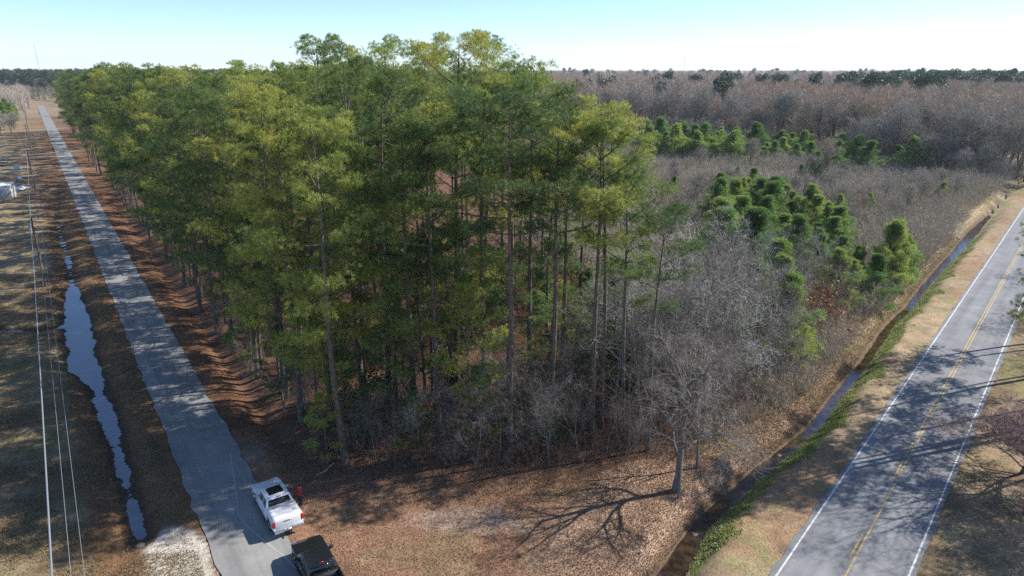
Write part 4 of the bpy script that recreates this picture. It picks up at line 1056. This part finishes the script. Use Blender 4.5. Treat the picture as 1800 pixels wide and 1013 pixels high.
    b = MB(); b.box(4.50, 4.72, -.90, .90, .42, .62); bevel(b.obj('bumper', M['chrome'], root), .05, 3)
    b = MB(); b.box(-1.36, -1.16, -.97, -.22, .48, .68); b.box(-1.36, -1.16, .22, .97, .48, .68); b.box(-1.30, -1.16, -.22, .22, .46, .64)
    bp_ = bevel(b.obj('bumper', M['chrome'] if covered else M['plastic'], root), .04, 3)
    b = MB(); b.box(-1.312, -1.302, -.16, .16, .48, .63); b.obj('number_plate', M['plate'], bp_)
    b = MB(); b.box(-1.5, -1.2, -.04, .04, .40, .455); b.obj('tow_hitch', M['plastic'], root)
    b = MB(); b.box(-.9, 4.3, -.72, .72, .34, .60); b.obj('chassis', M['plastic'], root)
    for ax in (0, FA):
        for sg in (-1, 1):
            b = MB(); y0 = sg*.86
            b.lathe_y([(.26, -.13), (.40, -.14), (.43, -.10), (.43, .10), (.40, .14), (.26, .13)], ax, y0, .43, 26)
            wv = b.obj('wheel', M['tyre'], root, True)
            b = MB(); b.lathe_y([(.02, sg*.10), (.09, sg*.11), (.10, sg*.09), (.265, sg*.12), (.27, sg*-.1)], ax, y0, .43, 24)
            for k_ in range(6):
                a = k_*math.pi/3; c_, s_ = math.cos(a), math.sin(a)
                b.hexa([(ax+c_*r_-s_*w_, y0+sg*t_, .43+s_*r_+c_*w_) for t_ in (.115, .135) for r_, w_ in ((.07, -.035), (.25, -.025), (.25, .025), (.07, .035))])
            b.obj('rim', M['rim'], wv)
            b = MB(); b.lathe_y([(.52, -.16), (.52, .10)], ax, sg*.80, .45, 20); b.obj('wheel_arch', M['plastic'], root)
    return root
hd = math.atan2(.826, -.564)
wt = pickup((-15.62, 39.55, .0), hd, M['white_car'], True, True, "white pickup with dark sunroof and closed white bed cover, half off the lane")
bt = pickup((-10.95, 32.95, .0), hd - .05, M['black_car'], False, False, "black pickup with an open bed, parked just behind the white one")

# ------------------------------------------------------------------ the person in red
def skin_mesh(name, nodes, edges, m, parent, sub=2, root=0):
    me = bpy.data.meshes.new(name); me.from_pydata([n[:3] for n in nodes], edges, []); me.materials.append(m)
    o = link(name, me, parent); sk = o.modifiers.new('skin', 'SKIN'); sk.use_smooth_shade = True
    sv = me.skin_vertices[0].data
    for i_, n in enumerate(nodes):
        r = n[3]; sv[i_].radius = (r, r) if not isinstance(r, tuple) else r
    sv[root].use_root = True
    ss = o.modifiers.new('sub', 'SUBSURF'); ss.levels = sub; ss.render_levels = sub
    return o
M['skin'] = mat('skin', (.42,.24,.16), .55); M['hair'] = mat('dark_hair', (.02,.014,.01), .7)
M['red_cloth'] = mat('red_jacket', (.48,.02,.025), .8); M['jeans'] = mat('dark_trousers', (.03,.04,.07), .9); M['shoe'] = mat('dark_shoe', (.03,.025,.02), .7)
px_, py_ = -15.15, 41.75
pr = empty('person', (px_, py_, gz(px_, py_)), hd + R(40))
tag(pr, "person in red jacket standing on the straw beside the white pickup", 'person')
N_ = [(0,0,.95,(.13,.15)),(0,0,1.2,(.11,.14)),(0,0,1.42,(.10,.16)),(.01,0,1.50,.055),(.02,0,1.57,.075),(.03,0,1.66,.095),(.02,0,1.74,.07)]
E_ = [(0,1),(1,2),(2,3),(3,4),(4,5),(5,6)]
def chain_(pts, start):
    i0 = len(N_)
    for k_, p_ in enumerate(pts):
        N_.append(p_); E_.append((start if k_ == 0 else i0+k_-1, i0+k_))
    return i0 + len(pts) - 1
for sg in (-1, 1):
    e_ = chain_([(0,sg*.17,1.42,.06),(.06,sg*.22,1.18,.045),(.26,sg*.17,1.10,.034),(.32,sg*.15,1.09,.03)], 2)
    h_ = chain_([(.37,sg*.14,1.085,.028)], e_)
    for k_, (dy, ln_) in enumerate(((-.03,.07),(-.01,.085),(.012,.08),(.03,.06))):
        chain_([(.40,sg*.14+dy,1.09,.010),(.40+ln_*.6,sg*.14+dy*1.2,1.085,.009),(.40+ln_,sg*.14+dy*1.2,1.06,.008)], h_)
    chain_([(.36,sg*.14-sg*.04,1.10,.011),(.40,sg*.14-sg*.065,1.10,.009)], h_)
    f_ = chain_([(0,sg*.10,.88,.09),(.02,sg*.11,.48,.06),(-.01,sg*.12,.09,.045)], 0)
    chain_([(.12,sg*.13,.04,.045),(.19,sg*.135,.035,.035)], f_)
N_.append((.125,0,1.645,.018)); E_.append((5, len(N_)-1))
skin_mesh('body', N_, E_, M['skin'], pr)
JN = [(0,0,.88,(.155,.19)),(0,0,1.15,(.14,.18)),(0,0,1.40,(.135,.19)),(0,0,1.49,.085)]; JE = [(0,1),(1,2),(2,3)]
for sg in (-1, 1):
    i0 = len(JN); JN += [(0,sg*.19,1.42,.082),(.06,sg*.235,1.18,.066),(.25,sg*.175,1.105,.052)]; JE += [(2,i0),(i0,i0+1),(i0+1,i0+2)]
skin_mesh('jacket', JN, JE, M['red_cloth'], pr)
TN = [(0,0,.95,(.14,.17))]; TE = []
for sg in (-1, 1):
    i0 = len(TN); TN += [(0,sg*.10,.85,.105),(.02,sg*.11,.48,.08),(-.01,sg*.12,.10,.065)]; TE += [(0,i0),(i0,i0+1),(i0+1,i0+2)]
skin_mesh('trousers', TN, TE, M['jeans'], pr)
for sg in (-1, 1): skin_mesh('shoe', [(-.05,sg*.12,.05,.055),(.08,sg*.13,.045,.055),(.2,sg*.137,.04,.045)], [(0,1),(1,2)], M['shoe'], pr)
skin_mesh('hair', [(-.01,0,1.62,.085),(-.01,0,1.70,.10),(.02,0,1.76,.085)], [(0,1),(1,2)], M['hair'], pr)
for sg in (-1, 1):
    b = MB(); b.box(.112, .126, sg*.033-.012, sg*.033+.012, 1.668, 1.680); b.obj('eye', M['hair'], pr)
b = MB(); b.box(.112, .123, -.025, .025, 1.605, 1.613); b.obj('mouth', M['red_cloth'], pr)

# ------------------------------------------------------------------ power line
M['wood'] = mat('weathered_pole_wood', (.11,.075,.05), .9, var=(5, (.20,.15,.11), .4, .2))
M['wire'] = mat('aluminium_wire', (.42,.43,.45), .4, .5); M['insul'] = mat('porcelain', (.55,.56,.58), .3)
dirp = uL
poles = []
p0 = np.array([-66.9, 93.3]); PH = 10.2
PL = [p0 - dirp*93, p0, p0 + dirp*98, p0 + dirp*196, p0 + dirp*294, p0 + dirp*392]
labs = [None, "weathered wooden power pole nearest to the camera, its top over the field", "weathered wooden power pole beside the white shed", "wooden power pole beyond the gravel drive", "wooden power pole near the mauve thicket", "farthest small wooden power pole near the end of the lane"]
def pole(x, y, h, lab):
    o = empty('utility_pole', (x, y, gz(x, y) - .05), math.atan2(dirp[1], dirp[0])); tag(o, lab, 'power pole', 'wooden power poles along the lane')
    b = MB(); b.tube([(0, 0, -.3), (0, 0, h*.5), (0, 0, h)], [.17, .145, .11], 10, 0, True); b.obj('post', M['wood'], o)
    b = MB(); b.box(-.06, .06, -.62, .62, h-.75, h-.63)
    ca = b.obj('crossarm', M['wood'], o)
    for y_, z_ in ((0, h), (-.55, h-.63), (.55, h-.63)):
        b = MB(); b.tube([(0, y_, z_), (0, y_, z_+.07), (0, y_, z_+.14), (0, y_, z_+.2)], [.03, .06, .05, .03], 8, 0, True); b.obj('insulator', M['insul'], o)
    if lab and 'nearest' in lab:
        b = MB(); b.tube([(0, .32, h-1.9), (0, .32, h-1.1)], [.2, .2], 12, 0, True); bevel(b.obj('transformer', mat('grey_transformer', (.35,.36,.37), .4), o), .03, 2)
    return o
for q, lab in zip(PL[1:], labs[1:]): pole(q[0], q[1], PH, lab)
def wire(pts, sag, r, lab, n=28, name='power_line', m=None):
    b = MB(); out = []
    for a, c in zip(pts[:-1], pts[1:]):
        for t_ in np.linspace(0, 1, n)[:-1]:
            p_ = a*(1-t_)+c*t_; p_ = p_.copy(); p_[2] -= sag*4*t_*(1-t_); out.append(p_)
    out.append(pts[-1]); b.tube(np.array(out), np.full(len(out), r), 5, 0, True)
    return tag(b.obj(name, m or M['wire']), lab, 'power line', 'wires of the power line')
def at_h(dx, h, ex=()): return [np.array([q[0]+nL[0]*dx, q[1]+nL[1]*dx, h]) for q in PL]
wire(at_h(0, PH+.2), .35, .042, "thickest pale cable running over the pole tops along the lane")
wire(at_h(.56, PH-.4), .9, .013, "thin lower wire on the lane side of the thick cable")
wire(at_h(.95, PH-1.6), .7, .012, "thinnest lowest wire hanging nearest the lane")

# ------------------------------------------------------------------ shed and yard things
M['shed'] = mat('white_sheet_metal', (.68,.68,.66), .45, var=(1.5, (.76,.76,.75), .05, 1)); M['shed_dark'] = mat('grey_shutter', (.30,.31,.32), .6)
sxp, syp = P(22, 349)
sh = empty('shed', (sxp, syp, gz(sxp, syp)), R(24)); tag(sh, "white metal shed with a ribbed end in the field beside the gravel drive", 'shed')
b = MB(); b.box(-8, 0, 0, 4.8, -.1, 3.0); bevel(b.obj('wall', M['shed'], sh), .03, 1)
b = MB(); b.hexa([(-8.1, -.12, 3.005), (.12, -.12, 3.005), (.12, 4.9, 3.005), (-8.1, 4.9, 3.005), (-8.1, -.12, 3.1), (.12, -.12, 3.1), (.12, 4.9, 3.35), (-8.1, 4.9, 3.35)]); b.obj('roof', M['shed'], sh)
b = MB()
for k_ in range(22): x_ = -4.2+k_*.19; b.box(x_, x_+.08, -.05, -.002, .15, 2.3)
b.obj('shutter', M['shed_dark'], sh)
b = MB(); b.box(.002, .03, 1.4, 2.4, 0, 2.05); b.obj('door', M['shed_dark'], sh)
M['tarp'] = mat('pale_tarp', (.5,.53,.58), .6, var=(2, (.66,.68,.72), .3, 1)); M['bluetarp'] = mat('blue_tarp', (.13,.18,.33), .6)
def heap(px, py, w_, d_, h_, m, name, lab, cat, seed):
    rg = np.random.default_rng(seed); n = 9; g_ = np.linspace(-1, 1, n); xx, yy = np.meshgrid(g_, g_)
    z_ = h_*np.clip(1-(xx**2+yy**2)*.8, 0, 1)*(.5+rg.random(xx.shape)) + .03
    x, y = P(px, py); b = MB(); i_ = np.arange(n-1)[:, None]*n + np.arange(n-1)
    b.add(np.stack([xx.ravel()*w_, yy.ravel()*d_, z_.ravel()], 1), np.stack([i_, i_+1, i_+n+1, i_+n], -1).reshape(-1, 4))
    o = b.obj(name, m); o.location = (x, y, gz(x, y)); s_ = o.modifiers.new('thick', 'SOLIDIFY'); s_.thickness = .03; tag(o, lab, cat)
heap(36, 332, 1.6, 2.2, .6, M['tarp'], 'tarp', "crumpled white tarp lying beside the white shed", 'tarp', 1)
heap(34, 317, .9, .9, .9, M['bluetarp'], 'tarp_heap', "small heap under a bluish tarp behind the white shed", 'heap', 2)
x, y = P(33, 304)
o = empty('notice_board', (x, y, gz(x, y)), R(5)); tag(o, "small white framed board on two legs beside the gravel drive", 'board')
b = MB(); b.box(-1.0, 1.0, -.04, .04, .75, 1.9); b.obj('panel', mat('pale_panel', (.42,.44,.47), .6), o)
b = MB(); b.box(-1.1, -1.001, -.06, .06, .6, 2.0); b.box(1.001, 1.1, -.06, .06, .6, 2.0); b.box(-1.0, 1.0, -.06, .06, 1.901, 2.0); b.box(-1.0, 1.0, -.06, .06, .65, .749); b.obj('frame', M['shed'], o)
for s_ in (-1, 1): b = MB(); b.box(s_*1.05-.05, s_*1.05+.05, -.05, .05, -.1, .6); b.obj('leg', M['shed'], o)
x, y = P(2, 291)
o = empty('trampoline', (x, y, gz(x, y))); tag(o, "round trampoline with a net ring at the edge of the field", 'trampoline')
b = MB(); a = np.linspace(0, 2*math.pi, 25); b.tube(np.stack([np.cos(a)*2.1, np.sin(a)*2.1, a*0+.8], 1), np.full(25, .06), 6); b.obj('frame', M['wire'], o)
b = MB(); b.add([(math.cos(t_)*2.05, math.sin(t_)*2.05, .79) for t_ in a[:-1]], np.arange(24)[None]); b.obj('mat', M['liner'], o)
for k_ in range(6):
    t_ = k_*math.pi/3; b = MB(); b.tube([(math.cos(t_)*2.15, math.sin(t_)*2.15, 0), (math.cos(t_)*2.15, math.sin(t_)*2.15, 2.6)], [.04, .03], 6); b.obj('leg', M['wire'], o)
b = MB(); b.tube(np.stack([np.cos(a)*2.15, np.sin(a)*2.15, a*0+2.6], 1), np.full(25, .04), 6); b.obj('net_ring', M['wire'], o)
# radio masts on the horizon
for px, d_, h_, lab in ((73, 1500, 78, "thin lattice radio mast on the skyline past the end of the lane"), (1201, 1700, 60, "faint thin radio mast above the distant leafless forest")):
    x_ = (px-900)/1200*(d_*cp_+9.3); o = empty('radio_mast', (x_, d_, 0)); tag(o, lab, 'radio mast')
    b = MB()
    for k_ in range(3): t_ = k_*2.094; b.tube([(math.cos(t_)*.8, math.sin(t_)*.8, 0), (math.cos(t_)*.8, math.sin(t_)*.8, h_)], [.12, .12], 4)
    for z_ in np.arange(0, h_-3, 3.0):
        for k_ in range(3):
            t1, t2 = k_*2.094, (k_+1)*2.094; b.tube([(math.cos(t1)*.8, math.sin(t1)*.8, z_), (math.cos(t2)*.8, math.sin(t2)*.8, z_+3)], [.07, .07], 3)
    b.obj('lattice', M['wire'], o)
# fallen logs and stones
def log(pts, r, lab, m):
    b = MB(); pp = [np.array([*P(a_, c_), 0]) for a_, c_ in pts]
    for q in pp: q[2] = gz(q[0], q[1]) + r*.8
    b.tube(np.array(pp), np.linspace(r, r*.45, len(pp)), 7, 0, True); tag(b.obj('fallen_branch', m), lab, 'branch')
pb = mat('bleached_wood', (.28,.22,.17), .9, var=(6, (.42,.35,.28), .3, 1))
log([(556, 836), (572, 829), (580, 821), (588, 815)], .09, "pale fallen branch on the straw behind the white pickup", pb)
log([(866, 764), (880, 752), (893, 745)], .09, "bleached log leaning beside the thickest pine trunk", pb)
log([(330, 458), (345, 478), (348, 492)], .10, "broken pale branch at the foot of the pines by the lane", pb)
sm = mat('grey_stone', (.13,.11,.09), .9, var=(8, (.24,.21,.18), .5, 1))
for px, py, r_, lab in ((1222, 926, .32, "rock at the water's edge, nearest end of the creek"), (248, 968, .3, "pale rock at the end of the long ditch pool"), (1372, 790, .22, "small rock on the leafy side of the creek")):
    x, y = P(px, py, -.5); bm = bmesh.new(); bmesh.ops.create_icosphere(bm, subdivisions=3, radius=r_); rr = random.Random(px)
    for v in bm.verts:
        c_ = v.co.normalized(); v.co *= .8 + .35*vnoise(np.array([c_.x*2+px]), np.array([c_.y*2+c_.z]), .9)[0]; v.co.z *= .6
    me = bpy.data.meshes.new('rock'); bm.to_mesh(me); bm.free(); me.materials.append(sm)
    o = link('rock', me); o.location = (x, y, gz(x, y)+.05); tag(o, lab, 'rock')

# ------------------------------------------------------------------ haze
hz = bpy.data.materials.new('haze'); hz.use_nodes = True; N = hz.node_tree.nodes; N.clear()
ou = N.new("ShaderNodeOutputMaterial"); pv = N.new("ShaderNodeVolumePrincipled"); pv.inputs["Color"].default_value = (.80,.88,1,1)
pv.inputs["Density"].default_value = .00011; pv.inputs["Anisotropy"].default_value = .1
hz.node_tree.links.new(pv.outputs[0], ou.inputs["Volume"])
b = MB(); b.box(-3800, 3800, -500, 5600, -2.5, 95); tag(b.obj('haze', hz), "thin pale blue haze over the whole place", None, None, 'stuff')
